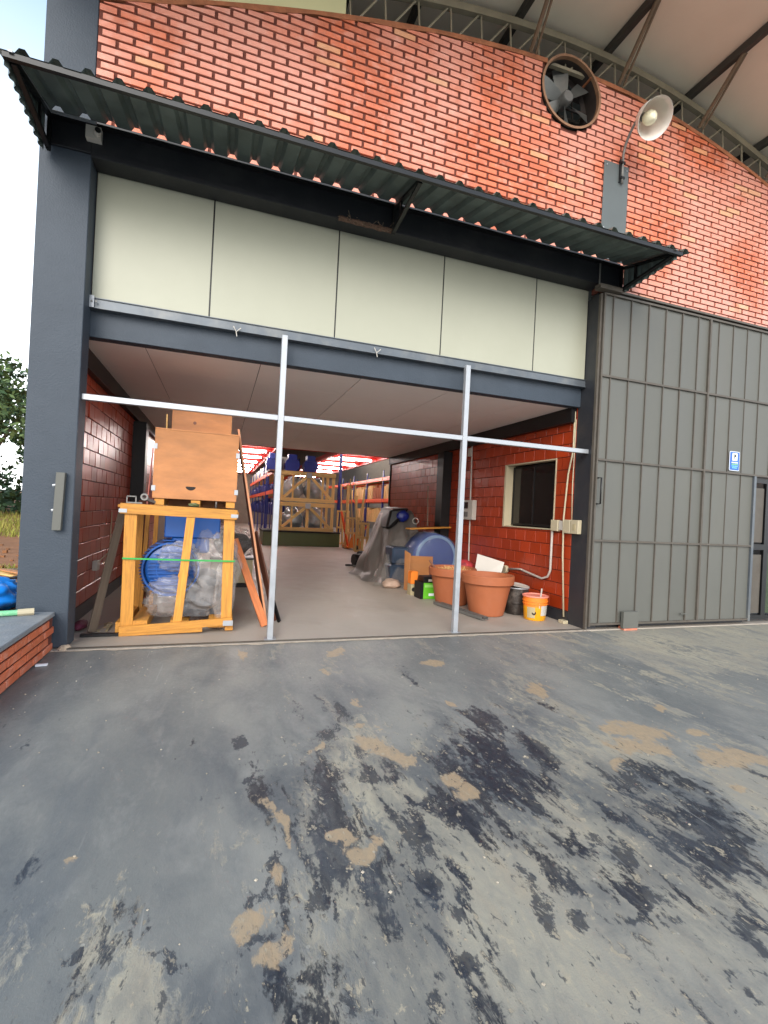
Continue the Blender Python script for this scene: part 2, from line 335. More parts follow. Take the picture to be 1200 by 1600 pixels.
# ------------------------------------------------------------------ the yard ground
CR = [[int(c) for c in r] for r in CR_TXT.split()]
DK = [[int(c) for c in r] for r in DK_TXT.split()]
CR = np.array(CR, float) / 9; DK = np.array(DK, float) / 9
def coarse(A, x, y):
    a = np.clip((x + 3) / .25, 0, A.shape[1] - 1.001); b = np.clip((y + 5) / .25, 0, A.shape[0] - 1.001)
    i = a.astype(int); j = b.astype(int); a = a - i; b = b - j
    return (A[j, i] * (1 - a) + A[j, i + 1] * a) * (1 - b) + (A[j + 1, i] * (1 - a) + A[j + 1, i + 1] * a) * b
def ground():
    x0, x1, y0, y1, st = -3., 10.5, -7.5, .5, .037
    xs = np.arange(x0, x1 + 1e-6, st); ys = np.arange(y0, y1 + 1e-6, st)
    X, Y = np.meshgrid(xs, ys); nx, ny = len(xs), len(ys)
    co = np.stack([X, Y, np.zeros_like(X)], -1).reshape(-1, 3)
    idx = np.arange(nx * ny).reshape(ny, nx)
    f = np.stack([idx[:-1, :-1], idx[:-1, 1:], idx[1:, 1:], idx[1:, :-1]], -1).reshape(-1, 4)
    # a skirt of big faces out to the horizon
    B = 300.
    n0 = nx * ny
    co = np.vstack([co, [[-B, -B, 0], [B, -B, 0], [B, B, 0], [-B, B, 0]]])
    c = [idx[0, 0], idx[0, -1], idx[-1, -1], idx[-1, 0]]
    f = np.vstack([f, [[n0, n0 + 1, c[1], c[0]], [n0 + 1, n0 + 2, c[2], c[1]], [n0 + 2, n0 + 3, c[3], c[2]], [n0 + 3, n0, c[0], c[3]]]])
    me = bpy.data.meshes.new('ground'); me.from_pydata(co.tolist(), [], f.tolist())
    Xf, Yf = X.ravel(), Y.ravel()
    W1 = np.array([mnoise.noise_vector(Vector((x * 2.6, y * 1.1, 1))) * .16 + mnoise.noise_vector(Vector((x * 8, y * 4, 7))) * .07 + mnoise.noise_vector(Vector((x * 19, y * 11, 3))) * .035 for x, y in zip(Xf.tolist(), Yf.tolist())])
    Xf = Xf + W1[:, 0]; Yf = Yf + W1[:, 1] * 1.3
    def blobs(lst):
        o = np.zeros_like(Xf)
        for (cx, cy, a, b) in lst:
            a = max(a, .05); b = max(b, .05)
            r = np.sqrt(((Xf - cx) / a) ** 2 + ((Yf - cy) / b) ** 2); o = np.maximum(o, np.exp(-.55 * r * r))
        return o
    for nm, A in (('cream', coarse(CR, Xf, Yf)), ('dark', coarse(DK, Xf, Yf)), ('tan', blobs(TAN)), ('spots', blobs(DKS))):
        fade = np.clip((Yf + 7.3) / 1.8, 0, 1) * np.clip((10.4 - Xf) / 1.5, 0, 1); A = A * fade + (.2 if nm == 'cream' else 0) * (1 - fade); at = me.attributes.new(nm, 'FLOAT', 'POINT'); at.data.foreach_set('value', np.concatenate([A, [0.2] * 4 if nm == 'cream' else [0.] * 4]).astype(np.float32))
    m = bpy.data.materials.new('worn_concrete'); m.use_nodes = True; n = m.node_tree.nodes; k = m.node_tree.links; b = n['Principled BSDF']
    tc = n.new('ShaderNodeTexCoord')
    def nz(scale, st=(1, 1, 1), det=8, ro=.6, dist=0., rot=0):
        mp = n.new('ShaderNodeMapping'); mp.inputs['Scale'].default_value = st; mp.inputs['Rotation'].default_value = (0, 0, rot); k.new(tc.outputs['Object'], mp.inputs[0])
        t = n.new('ShaderNodeTexNoise'); t.inputs['Scale'].default_value = scale; t.inputs['Detail'].default_value = det; t.inputs['Roughness'].default_value = ro; t.inputs['Distortion'].default_value = dist
        k.new(mp.outputs[0], t.inputs['Vector']); return t.outputs['Fac']
    def attr(nm): a = n.new('ShaderNodeAttribute'); a.attribute_name = nm; return a.outputs['Fac']
    def math_(op, a, c, d_=None):
        q = n.new('ShaderNodeMath'); q.operation = op
        for i, v in enumerate((a, c, d_)):
            if v is None: continue
            if isinstance(v, (int, float)): q.inputs[i].default_value = v
            else: k.new(v, q.inputs[i])
        return q.outputs[0]
    def rng(v, a, c, lo=0., hi=1.):
        q = n.new('ShaderNodeMapRange'); q.interpolation_type = 'SMOOTHSTEP'; q.inputs[1].default_value = a; q.inputs[2].default_value = c; q.inputs[3].default_value = lo; q.inputs[4].default_value = hi; k.new(v, q.inputs[0]); return q.outputs[0]
    def mix(fac, a, c):
        q = n.new('ShaderNodeMix'); q.data_type = 'RGBA'
        if isinstance(fac, (int, float)): q.inputs[0].default_value = fac
        else: k.new(fac, q.inputs[0])
        for s_, v in ((6, a), (7, c)):
            if isinstance(v, tuple): q.inputs[s_].default_value = (*v, 1)
            else: k.new(v, q.inputs[s_])
        return q.outputs[2]
    streak = nz(2.4, (1, .32, 1), 10, .62, .6, rad(6)); streak2 = nz(7, (1, .25, 1), 8, .65, .5, rad(-8)); fine = nz(38, (1, .6, 1), 5, .7); big = nz(.9, (1, .6, 1), 4, .5); grit = nz(160, (1, 1, 1), 3, .7)
    base = mix(rng(big, .35, .65), L(114, 115, 112), L(141, 139, 132))
    cloud = nz(2.1, (1, .55, 1), 7, .68, .4, rad(30)); base = mix(rng(cloud, .42, .66, 0, .45), base, L(94, 97, 99)); base = mix(rng(nz(4.3, (1, .5, 1), 7, .7, .3, rad(-15)), .5, .7, 0, .5), base, L(146, 144, 138))
    base = mix(rng(streak, .45, .75, 0, .55), base, L(86, 92, 98))
    base = mix(rng(streak2, .52, .75, 0, .45), base, L(146, 142, 134))
    base = mix(rng(grit, .55, .75, 0, .25), base, L(150, 148, 142))
    flake = nz(17, (1, .5, 1), 6, .7, .8, rad(25))
    c0 = lambda v, g: math_('MULTIPLY', math_('SUBTRACT', v, .5), g)
    jag = math_('ADD', math_('ADD', c0(streak2, 1.6), c0(flake, 1.3)), c0(fine, .9))
    jag2 = math_('ADD', c0(streak, 1.9), math_('MULTIPLY', jag, .6))
    cfac = rng(math_('ADD', attr('cream'), jag2), .3, .54)
    creamc = mix(rng(big, .35, .65), L(172, 164, 144), L(152, 146, 132))
    creamc = mix(rng(streak2, .45, .7, 0, .6), creamc, L(166, 152, 130)); creamc = mix(rng(streak, .5, .8, 0, .7), creamc, L(120, 120, 118))
    creamc = mix(rng(cloud, .45, .64, 0, .42), creamc, L(136, 134, 128)); creamc = mix(rng(grit, .5, .75, 0, .3), creamc, L(120, 114, 104))
    col = mix(math_('MULTIPLY', cfac, rng(flake, .3, .6, .55, .95)), base, creamc)
    n4 = nz(3.1, (1, .3, 1), 10, .66, .7, rad(14))
    jag3 = math_('ADD', c0(n4, 2.3), math_('MULTIPLY', jag, .75))
    dfac = rng(math_('ADD', math_('MULTIPLY', attr('dark'), .87), jag3), .5, .68)
    darkc = mix(rng(streak, .4, .7), L(34, 39, 48), L(62, 69, 78))
    # soft dark smears round the thick rubber
    sm = rng(math_('ADD', attr('dark'), c0(cloud, 2.2)), .3, .95, 0, .6); col = mix(sm, col, L(70, 76, 82))
    col = mix(math_('MULTIPLY', dfac, rng(flake, .3, .6, .7, .96)), col, darkc)
    sf = rng(math_('ADD', math_('ADD', math_('MULTIPLY', attr('spots'), .92), math_('MULTIPLY', jag, .9)), c0(n4, 1.3)), .6, .74)
    col = mix(math_('MULTIPLY', sf, .8), col, mix(rng(fine, .3, .7), L(30, 34, 42), L(52, 58, 68)))
    tf = rng(math_('ADD', math_('ADD', attr('tan'), math_('MULTIPLY', jag, .7)), c0(n4, .8)), .56, .76)
    col = mix(math_('MULTIPLY', tf, .92), col, mix(rng(fine, .35, .65), L(172, 148, 118), L(160, 142, 118)))
    # pale flecks where the coating is broken up
    brk = rng(math_('ADD', attr('dark'), attr('cream')), .35, .9)
    col = mix(math_('MULTIPLY', brk, rng(math_('ADD', flake, c0(fine, .6)), .6, .66, 0, .8)), col, L(172, 160, 138))
    col = mix(math_('MULTIPLY', brk, rng(math_('ADD', nz(21, (1, .4, 1), 6, .7, .8, rad(-20)), c0(fine, .6)), .61, .67, 0, .75)), col, L(48, 52, 60))
    # light scratches
    sc = nz(26, (1, .045, 1), 2, .4, 0, rad(20)); sc2 = nz(22, (1, .04, 1), 2, .4, 0, rad(-32))
    col = mix(rng(sc, .735, .77, 0, .3), col, L(170, 170, 164)); col = mix(rng(sc2, .74, .78, 0, .28), col, L(176, 172, 164))
    # little pale chips
    vo = n.new('ShaderNodeTexVoronoi'); vo.inputs['Scale'].default_value = 7; k.new(tc.outputs['Object'], vo.inputs['Vector'])
    col = mix(rng(math_('ADD', vo.outputs['Distance'], math_('MULTIPLY', fine, .1)), .085, .1, .5, 0), col, L(176, 172, 160))
    k.new(col, b.inputs['Base Color'])
    k.new(rng(math_('SUBTRACT', fine, math_('MULTIPLY', dfac, .25)), .1, .8, .36, .62), b.inputs['Roughness'])
    bu = n.new('ShaderNodeBump'); bu.inputs['Strength'].default_value = .45; bu.inputs['Distance'].default_value = .012
    k.new(math_('ADD', math_('ADD', math_('MULTIPLY', fine, .35), math_('MULTIPLY', grit, .15)), math_('ADD', math_('MULTIPLY', cfac, -.35), math_('MULTIPLY', sf, .4))), bu.inputs['Height']); k.new(bu.outputs[0], b.inputs['Normal'])
    me.materials.append(m)
    o = bpy.data.objects.new('ground', me); COL.objects.link(o); struct(o)
ground()
# ------------------------------------------------------------------ floors, terrain
struct(P('interior_floor', MB().box((-1.56, -.06, -.05), (16, 36, .012)), m_floor))
m_dirt = mat('red_dirt', L(146, 100, 66), .95, var=.2, scale=2, bump=.6, bscale=12, dirt=L(112, 78, 50), damt=.7, dscale=1.2)
g = [[(-1.83 - j * 1.4 ** 1 * (1 + j * .25), -.02 + i * .9, .31 + (.04 * mnoise.noise(Vector((j * .7, i * .8, 3))) if i else 0) + max(0, i * .9 - 8) * .035) for j in range(14)] for i in range(60)]
struct(P('dirt_terrain', MB().grid(g), m_dirt, smooth=True))

# ------------------------------------------------------------------ brick gable
AX = [-2.2, -.02, 1.1, 2.39, 3.79, 4.7, 5.44, 6.71, 8.15, 10.5]; AZ = [6.1, 6.86, 7.17, 7.43, 7.62, 7.66, 7.63, 7.43, 7.1, 6.35]
AC = np.polyfit(AX, AZ, 5)
arch = lambda x: float(np.polyval(AC, x))
FX, FZ, FR = 4.22, 7.29, .47
XL, XR, ZB = -1.35, 9.8, 4.76
wall = T('brick_gable_wall', 'tall curved-top gable wall of narrow orange-pink facing bricks above the doorway', 'wall', (4, .1, ZB))
mb = MB(); st = .05; x = XL; FM = FR + .012
while x < XR - 1e-6:
    x1 = min(x + st, XR); zt = lambda q: arch(q) - .06
    xm = (x + x1) / 2
    zb_ = 4.86 if x1 < 4.9 else ZB
    def col4(za0, za1, zb0, zb1): mb.hexa([(x, .0, za0), (x1, .0, za1), (x1, .18, za1), (x, .18, za0), (x, .0, zb0), (x1, .0, zb1), (x1, .18, zb1), (x, .18, zb0)])
    if abs(xm - FX) < FM:
        h = lambda q: math.sqrt(max(0, FM ** 2 - min(abs(q - FX), FM) ** 2))
        col4(zb_, zb_, FZ - h(x), FZ - h(x1))
        if FZ + h(xm) < zt(xm) - .02: col4(FZ + h(x), FZ + h(x1), max(zt(x), FZ + h(x) + .001), max(zt(x1), FZ + h(x1) + .001))
    else: col4(zb_, zb_, zt(x), zt(x1))
    x = x1
P('mortar', mb, m_mortar, wall)
# plain masonry behind the gate, under the gable
mb = MB().box((4.92, .06, 0), (8.12, .2, 4.755)).box((8.12, .06, 2.5), (9.8, .2, 4.755))
P('plastered_backing', mb, m_post, wall)
mb = MB(); x = XL
while x < XR - .01:
    x1 = x + .14
    if abs(x + .07 - FX) < .38: x = x1; continue
    c0, c1 = arch(x), arch(min(x1, XR)); t0 = .045 + .02 * mnoise.noise(Vector((x * 2, 0, 0))); t1 = .045 + .02 * mnoise.noise(Vector((x1 * 2, 0, 0)))
    mb.hexa([(x, -.022, c0 - t0 * 1.3), (x1, -.022, c1 - t1 * 1.3), (x1, .19, c1 - t1 * 1.3), (x, .19, c0 - t0 * 1.3), (x, -.022, c0), (x1, -.022, c1), (x1, .19, c1), (x, .19, c0)]); x = x1
P('cap', mb, m_cap, wall)
PL, CHb, BL, BH, BJ = .30, .08, .268, .060, 0
def cell_mesh(nm, a, b, c, d, m, bev=.004):
    return MB().box((a, b, c), (d[0], d[1], d[2])).mesh(nm, m, False, bev)
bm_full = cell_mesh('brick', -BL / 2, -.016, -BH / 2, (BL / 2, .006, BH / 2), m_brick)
full = []; odd = MB()
r_ = 0; z = 4.80
while z < 7.75:
    off = (r_ % 2) * PL / 2 + .02; c = XL + off - PL / 2
    while c < XR + PL:
        a, b = max(c - BL / 2, XL + .005), min(c + BL / 2, XR)
        zlo, zhi = z - BH / 2, z + BH / 2
        lim = min(arch(a), arch(b)) - .06 if b > a else 0
        if b - a > .03 and zlo < max(arch(a), arch(b)) - .08 and (z > 5.05 or a > 4.9):
            # fan opening
            segs = [(a, b)]
            dz = min(abs(zlo - FZ), abs(zhi - FZ)) if (zlo - FZ) * (zhi - FZ) > 0 else 0
            R_ = FR + .01
            if dz < R_:
                h = math.sqrt(R_ ** 2 - dz ** 2); s2 = []
                if a < FX - h: s2.append((a, min(b, FX - h)))
                if b > FX + h: s2.append((max(a, FX + h), b))
                segs = s2
            for (p, q) in segs:
                if q - p < .03: continue
                if abs((q - p) - BL) < 1e-4 and zhi < lim:
                    full.append(((p + q) / 2, z, r_))
                else:
                    za, zb = min(zhi, arch(p) - .06), min(zhi, arch(q) - .06); yf = -.016 + random.uniform(-.002, .002)
                    if min(za, zb) < zlo + .006: za, zb = max(za, zlo + .006), max(zb, zlo + .006)
                    odd.hexa([(p, yf, zlo), (q, yf, zlo), (q, .006, zlo), (p, .006, zlo), (p, yf, za), (q, yf, zb), (q, .006, zb), (p, .006, za)])
        c += PL
    z += CHb; r_ += 1
camp = Vector((0, -5.461, 1.5))
full.sort(key=lambda t: (Vector((t[0], 0, t[1])) - camp).length if t[0] < 8.2 and not (t[0] < 5.2 and t[1] < 5.3) else 99)
for i, (bx, bz, _) in enumerate(full):
    dy = random.uniform(-.003, .003)
    if i < 296: inst('brick', bm_full, wall, (bx + random.uniform(-.002, .002), dy, bz))
    else: odd.box((bx - BL / 2, -.016 + dy, bz - BH / 2), (bx + BL / 2, .006, bz + BH / 2))
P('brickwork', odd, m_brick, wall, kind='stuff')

# ------------------------------------------------------------------ extractor fan
fan = T('extractor_fan', 'round grey extractor fan with metal blades set in the brick gable', 'fan', (FX, 0, FZ - FR))
mb = MB().lathe([(FR, .02), (FR + .012, 0), (FR - .02, 0), (FR - .022, .05)], (FX, -.05, FZ), (0, 1, 0), 48)
P('drum_inside', MB().lathe([(FR - .02, .05), (FR - .02, .26), (FR - .10, .265)], (FX, -.05, FZ), (0, 1, 0), 48), mat('fan_inside', L(58, 50, 46), .6, .2, var=.2, scale=6), fan, smooth=40)
P('drum', mb, mat('rusty_tan_drum', L(150, 112, 84), .6, .2, var=.2, scale=6, dirt=L(92, 70, 56), damt=.6, dscale=5), fan, smooth=40)
P('motor_hub', MB().lathe([(0, -.02), (.07, -.02), (.085, .0), (.085, .16), (0, .16)], (FX, .04, FZ), (0, 1, 0), 20), m_steel, fan, smooth=40)
bl = MB(); v = []
for i in range(5):
    t = i / 4; rr = .07 + t * .35; wv = .05 + .085 * t - .03 * t ** 3; tw = .75 - .35 * t; v.append([(rr, wv * s_ * math.sin(tw), wv * s_ * math.cos(tw)) for s_ in (-1, 0, 1)])
bl.grid([[(a, b, c) for a, b, c in r] for r in v]); bl.grid([[(a, b + .004, c) for a, b, c in r] for r in v])
blm = bl.mesh('blade', mat('blade_metal', L(112, 112, 108), .35, .5, var=.15, scale=6), True)
for i in range(6):
    a = i * math.pi / 3 + .3
    o = inst('blade', blm, fan, (FX, .12, FZ)); o.rotation_euler = (0, a, 0)
for a in (0, math.pi / 2):
    P('support_bar', MB().bar((FX - math.cos(a) * .45, .21 + .03 * a, FZ - math.sin(a) * .45), (FX + math.cos(a) * .45, .21 + .03 * a, FZ + math.sin(a) * .45), .03, .01, (0, 1, 0)), m_dark, fan)

# ------------------------------------------------------------------ left column, interior walls
colm = T('concrete_column', 'tall square column painted blue-grey at the left end of the doorway', 'column', (-1.57, .13, 0))
P('shaft', MB().box((-1.79, 0, .02), (-1.355, .26, 9)), m_col, colm, bev=.006)
P('chipped_base', MB().lathe([(.0, .05), (.035, .045), (.06, .02), (.07, 0)], (-1.37, -.0, 0), (0, 0, 1), 9, .5), mat('exposed_plaster', L(190, 170, 146), .9, bump=.5), colm)
cp = T('corner_post', 'charcoal painted steel-edged post between the brick vestibule wall and the metal gate', 'column', (4.9, .15, 0))
P('post_body', MB().box((4.893, -.0, .0), (5.1, .33, 4.70)), m_post, cp)
P('edge_strip', MB().box((4.875, -.045, .0), (4.905, -.003, 4.70)), m_rib, cp)

def block_wall(root, xs, facing, y0, y1, z1, skip=None, base=.18):
    """wall in the plane x = xs facing +1/-1; blocks .28 x .19"""
    t = .03 * facing
    mbm = MB()
    segs = [(y0, y1, 0, z1)] if not skip else [(y0, skip[0], 0, z1), (skip[1], y1, 0, z1), (skip[0], skip[1], 0, skip[2]), (skip[0], skip[1], skip[3], z1)]
    for (a, b, c, d_) in segs: mbm.box((min(xs - .0, xs - .18 * facing), a, c), (max(xs, xs - .18 * facing), b, d_))
    P('mortar', mbm, m_imortar, root)
    P('skirting', MB().box((min(xs - .001, xs + .012 * facing), y0 + .002, 0.013), (max(xs, xs + .012 * facing), y1 - .002, base)), m_post, root)
    ptch, h, L_, H_ = .28, .19, .27, .18
    me = MB().box((-.008, -L_ / 2, -H_ / 2), (.008, L_ / 2, H_ / 2)).mesh('block', m_block, False, .004)
    fulls = []; odd = MB(); r = 0; z = base + .01 + h / 2
    while z - h / 2 < z1:
        y = y0 + (r % 2) * ptch / 2
        while y < y1 + ptch:
            a, b = max(y - L_ / 2, y0 + .005), min(y + L_ / 2, y1 - .005); c, d_ = z - H_ / 2, min(z + H_ / 2, z1 - .005)
            pcs = [(a, b, c, d_)]
            if skip and a < skip[1] and b > skip[0] and c < skip[3] and d_ > skip[2]:
                pcs = []
                if a < skip[0] - .02: pcs.append((a, skip[0] - .004, c, d_))
                if b > skip[1] + .02: pcs.append((skip[1] + .004, b, c, d_))
                if c < skip[2] - .02: pcs.append((max(a, skip[0]), min(b, skip[1]), c, skip[2] - .004))
                if d_ > skip[3] + .02: pcs.append((max(a, skip[0]), min(b, skip[1]), skip[3] + .004, d_))
            for (a, b, c, d_) in pcs:
                if b - a < .03 or d_ - c < .02: continue
                if abs(b - a - L_) < 1e-4 and abs(d_ - c - H_) < 1e-4: fulls.append((y, z))
                else: odd.box((xs - .006, a, c), (xs + .007, b, d_))
            y += ptch
        z += h; r += 1
    fulls.sort()
    for i, (y, z) in enumerate(fulls):
        jx = random.uniform(-.0025, .0025)
        if i < 290: inst('block', me, root, (xs + jx, y, z), (0, random.gauss(0, .012), random.gauss(0, .012)))
        else: odd.box((xs + jx - .007, y - L_ / 2, z - H_ / 2), (xs + jx + .007, y + L_ / 2, z + H_ / 2))
    P('blockwork', odd, m_block, root, kind='stuff')
CZ = 3.18
lw = T('left_block_wall', 'left inner wall of dark red glossy ceramic blocks behind the timber crate', 'wall', (-1.6, 4, 0))
block_wall(lw, -1.56, 1, .265, 8.4, CZ)
rw = T('right_block_wall', 'right inner wall of red ceramic blocks with a window opening', 'wall', (4.95, 4, 0))
block_wall(rw, 4.9, -1, .335, 8.4, CZ, (.74, 2.14, 1.36, 2.47))
P('hall_end_edge', MB().box((4.86, 8.4, .013), (5.1, 8.46, CZ)), m_black, rw)
for (xa, xb, nm, lb) in ((-1.555, -1.33, 'wall_pilaster', 'black painted pilaster halfway along the left block wall'), (4.67, 4.888, 'wall_pilaster', 'black painted pilaster halfway along the right block wall')):
    o = P(nm, MB().box((xa, 4.3, .013), (xb, 4.62, CZ - .25)), m_black, bev=.004, org=((xa + xb) / 2, 4.45, 0)); tag(o, lb, 'pilaster', 'black pilasters of the vestibule')
for (xa, xb, lb) in ((-1.55, -1.47, 'black painted beam along the top of the left block wall'), (4.80, 4.887, 'black painted beam along the top of the right block wall')):
    o = P('wall_beam', MB().box((xa, .35, CZ - .22), (xb, 8.39, CZ - .004)), m_black, org=((xa + xb) / 2, 4, CZ)); tag(o, lb, 'beam')
# window in the right wall
wn = T('window', 'dark sliding window with pale frame in the right block wall', 'window', (4.9, 1.44, 1.36))
P('frame', MB().box((4.88, .74, 1.36), (4.96, .755, 2.47)).box((4.87, 2.09, 1.36), (5.06, 2.14, 2.47)).box((4.88, .755, 1.36), (5.0, 2.09, 1.38)).box((4.88, .755, 2.452), (5.0, 2.09, 2.47)), m_bone, wn)
for a, b, xo in ((.78, 1.45, 5.0), (1.40, 2.085, 5.03)):
    s_ = P('sash', MB().box((xo - .012, a, 1.40), (xo + .012, a + .03, 2.43)).box((xo - .012, b - .03, 1.40), (xo + .012, b, 2.43)).box((xo - .012, a + .03, 1.40), (xo + .012, b - .03, 1.43)).box((xo - .012, a + .03, 2.40), (xo + .012, b - .03, 2.43)), m_black, wn)
    P('pane', MB().box((xo - .003, a + .03, 1.43), (xo + .003, b - .03, 2.40)), m_glassd, s_)
# dark room behind that window
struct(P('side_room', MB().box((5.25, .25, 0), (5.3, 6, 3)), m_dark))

# ceiling
ce = P('ceiling', MB().box((-1.56, .42, CZ + .012), (4.9, 8.4, CZ + .1)), m_black); struct(ce)
xs = [-1.555, -.86, .38, 1.62, 2.86, 4.10, 4.895]; ys = [.42, 1.4, 3.2, 5.0, 6.8, 8.4]
for i in range(6):
    for j in range(5):
        P('ceiling_board', MB().box((xs[i] + .004, ys[j] + .004, CZ), (xs[i + 1] - .004, ys[j + 1] - .004, CZ + .0115)), m_ceil, ce, bev=.002)
P('edge_trim', MB().box((-1.55, 8.40, CZ - .02), (4.85, 8.43, CZ + .1)), m_red, ce)
# door-head beam, panels, rail
o = P('inner_head_beam', MB().box((-1.54, .28, 3.17), (4.892, .415, 3.62)), m_col, bev=.004, org=(1.7, .35, 3.17)); tag(o, 'blue-grey beam across the doorway just above the vestibule ceiling', 'beam')
pn = T('panel_band', 'row of five large cream panels above the doorway', 'panels', (1.7, .24, 3.5))
px = [-1.352, -.21, 1.2, 2.59, 4.0, 4.89]
for i in range(5):
    P('panel', MB().box((px[i] + .008, .22, 3.55), (px[i + 1] - .008, .25, 4.95)), m_cream, pn, bev=.002)
for i in range(1, 5): P('divider', MB().box((px[i] - .0075, .226, 3.55), (px[i] + .0075, .26, 4.95)), m_black, pn)
rl = T('door_head_rail', 'long grey steel channel along the foot of the cream panels', 'rail', (1.7, .2, 3.45))
P('channel', MB().box((-1.353, .2, 3.44), (4.888, .278, 3.548)).box((-1.353, .185, 3.54), (4.888, .2, 3.548)).box((-1.353, .185, 3.44), (4.888, .2, 3.448)), m_rail, rl)
P('end_plate', MB().box((-1.352, .17, 3.44), (-1.31, .184, 3.56)), m_galv, rl)
for hx in (-1.33, -1.29): P('bolt', MB().lathe([(0, 0), (.009, 0), (.009, .01), (0, .01)], (hx, .17, 3.5), (0, -1, 0), 8), m_steel, rl)
for (hx, hz) in ((.08, 3.42), (1.72, 3.44)):
    o = P('hanging_tie', MB().tube([(hx - .03, .17, hz + .06), (hx, .165, hz), (hx + .05, .165, hz + .05)], .006, 5).tube([(hx, .165, hz), (hx + .01, .16, hz - .05)], .005, 5), m_white, org=(hx, .17, hz))
    tag(o, 'scrap of white tie stuck on the rail ' + ('left of the first galvanised post' if hx < 1 else 'between the two galvanised posts'), 'tie', 'white ties on the door rail')
# outer fascia beam
fb = T('fascia_beam', 'long dark fascia beam under the corrugated canopy', 'beam', (1.7, 0, 4.71))
P('web', MB().box((-1.353, -.03, 4.83), (4.892, .21, 5.185)).box((4.892, -.03, 4.80), (5.2, -.002, 5.185)).box((-1.72, -.03, 4.86), (-1.353, -.001, 5.185)), m_beam, fb, bev=.004)
P('conduit_strip', MB().tube([(4.83, -.045, 4.74), (4.83, -.045, 5.12)], .012, 8), m_steel, fb)
db = T('debris_nest', 'brown bird nest of mud and twigs stuck on the lower edge of the fascia beam', 'nest', (1.45, 0, 4.7))
mb = MB().grid([[(1.12 + i * .045 , -.035 - .035 * math.sin(math.pi * j / 4) * (1 + .5 * mnoise.noise(Vector((i * .8, j, 1)))), 4.80 + j * .016 + .012 * mnoise.noise(Vector((i * .5, j, 5)))) for j in range(5)] for i in range(16)])
P('mud', mb, mat('dried_mud', L(96, 74, 60), .95, var=.3, scale=30, bump=.8), db)
mb = MB()
for i in range(26):
    a = random.uniform(1.14, 1.78); c = random.uniform(4.80, 4.88); mb.bar((a, -.05, c), (a + random.uniform(-.07, .07), -.06 - random.uniform(0, .03), c + random.uniform(-.03, .05)), .004, .004)
P('twigs', mb, m_greyw, db, kind='stuff')

# ------------------------------------------------------------------ canopy of corrugated sheet
cn = T('awning', 'corrugated metal awning on dark brackets over the doorway', 'awning', (1.75, -.45, 5))
def prof(u, p=.225, h=.045):
    t = (u / p) % 1
    return h * (0 if t < .55 else (t - .55) / .12 if t < .67 else 1 if t < .85 else (1 - (t - .85) / .15))
ptst = [0, .55, .67, .85]
ux = []; k_ = 0
while True:
    done = False
    for t in ptst:
        u = (k_ + t) * .225
        if u > 7.2: done = True; break
        ux.append(u)
    if done: break
    k_ += 1
zs = lambda y: 5.135 + (y + .1) * .255
for a_, b_ in ((0, len(ux) // 3), (len(ux) // 3, 2 * len(ux) // 3), (2 * len(ux) // 3, len(ux) - 1)):
    g0 = [[(-1.8 + ux[i], y, zs(y) + prof(ux[i]) + (.003 if a_ else 0)) for i in range(a_, min(b_ + 2, len(ux)))] for y in (-.935, -.7, -.4, -.09)]
    g1 = [[(x, y, z + .004) for x, y, z in r] for r in g0]
    mb = MB().grid(g0).grid(g1)
    P('roof_sheet', mb, m_sheet, cn)
P('front_rail', MB().box((-1.76, -.93, zs(-.91) - .05), (5.3, -.89, zs(-.91) - .006)), m_black, cn)
P('rear_rail', MB().box((-1.72, -.09, 5.10), (5.22, -.031, 5.122)), m_black, cn)
for bx in (-1.7, 1.78, 5.2):
    P('bracket', MB().bar((bx, -.05, 5.10), (bx, -.87, zs(-.87) - .03), .04, .03).bar((bx, -.045, 4.80), (bx, -.87, zs(-.87) - .05), .04, .03).bar((bx, -.05, 4.78), (bx, -.05, 5.12), .04, .03, (1, 0, 0)).bar((bx, -.3, 4.85), (bx, -.3, 5.05), .03, .02, (1, 0, 0)), m_black, cn)
for bx, s_ in ((-1.735, -1), (5.235, 1)):
    ys_ = [(-.06 - i * .0275) for i in range(31)]
    g0 = [[(bx + s_ * (.022 if (i // 2) % 2 else 0), y, z) for z in (min(4.79 + .0 + (-.06 - y) * .10, zs(y) - .01) - .03, zs(y) + .0)] for i, y in enumerate(ys_)]
    mb = MB().grid(g0).grid([[(x + .003 * s_, y, z) for x, y, z in r] for r in g0])
    P('side_sheet', mb, m_sheet, cn)
for bx, s_ in ((-1.70, 1), (5.18, -1)):
    P('edge_trim', MB().bar((bx, -.1, 5.125), (bx, -.95, zs(-.95) - .0), .03, .012), m_galv if s_ > 0 else m_steel, cn)
P('edge_trim', MB().bar((-1.69, -.10, 5.115), (-1.3, -.10, 5.115), .02, .02), m_galv, cn)

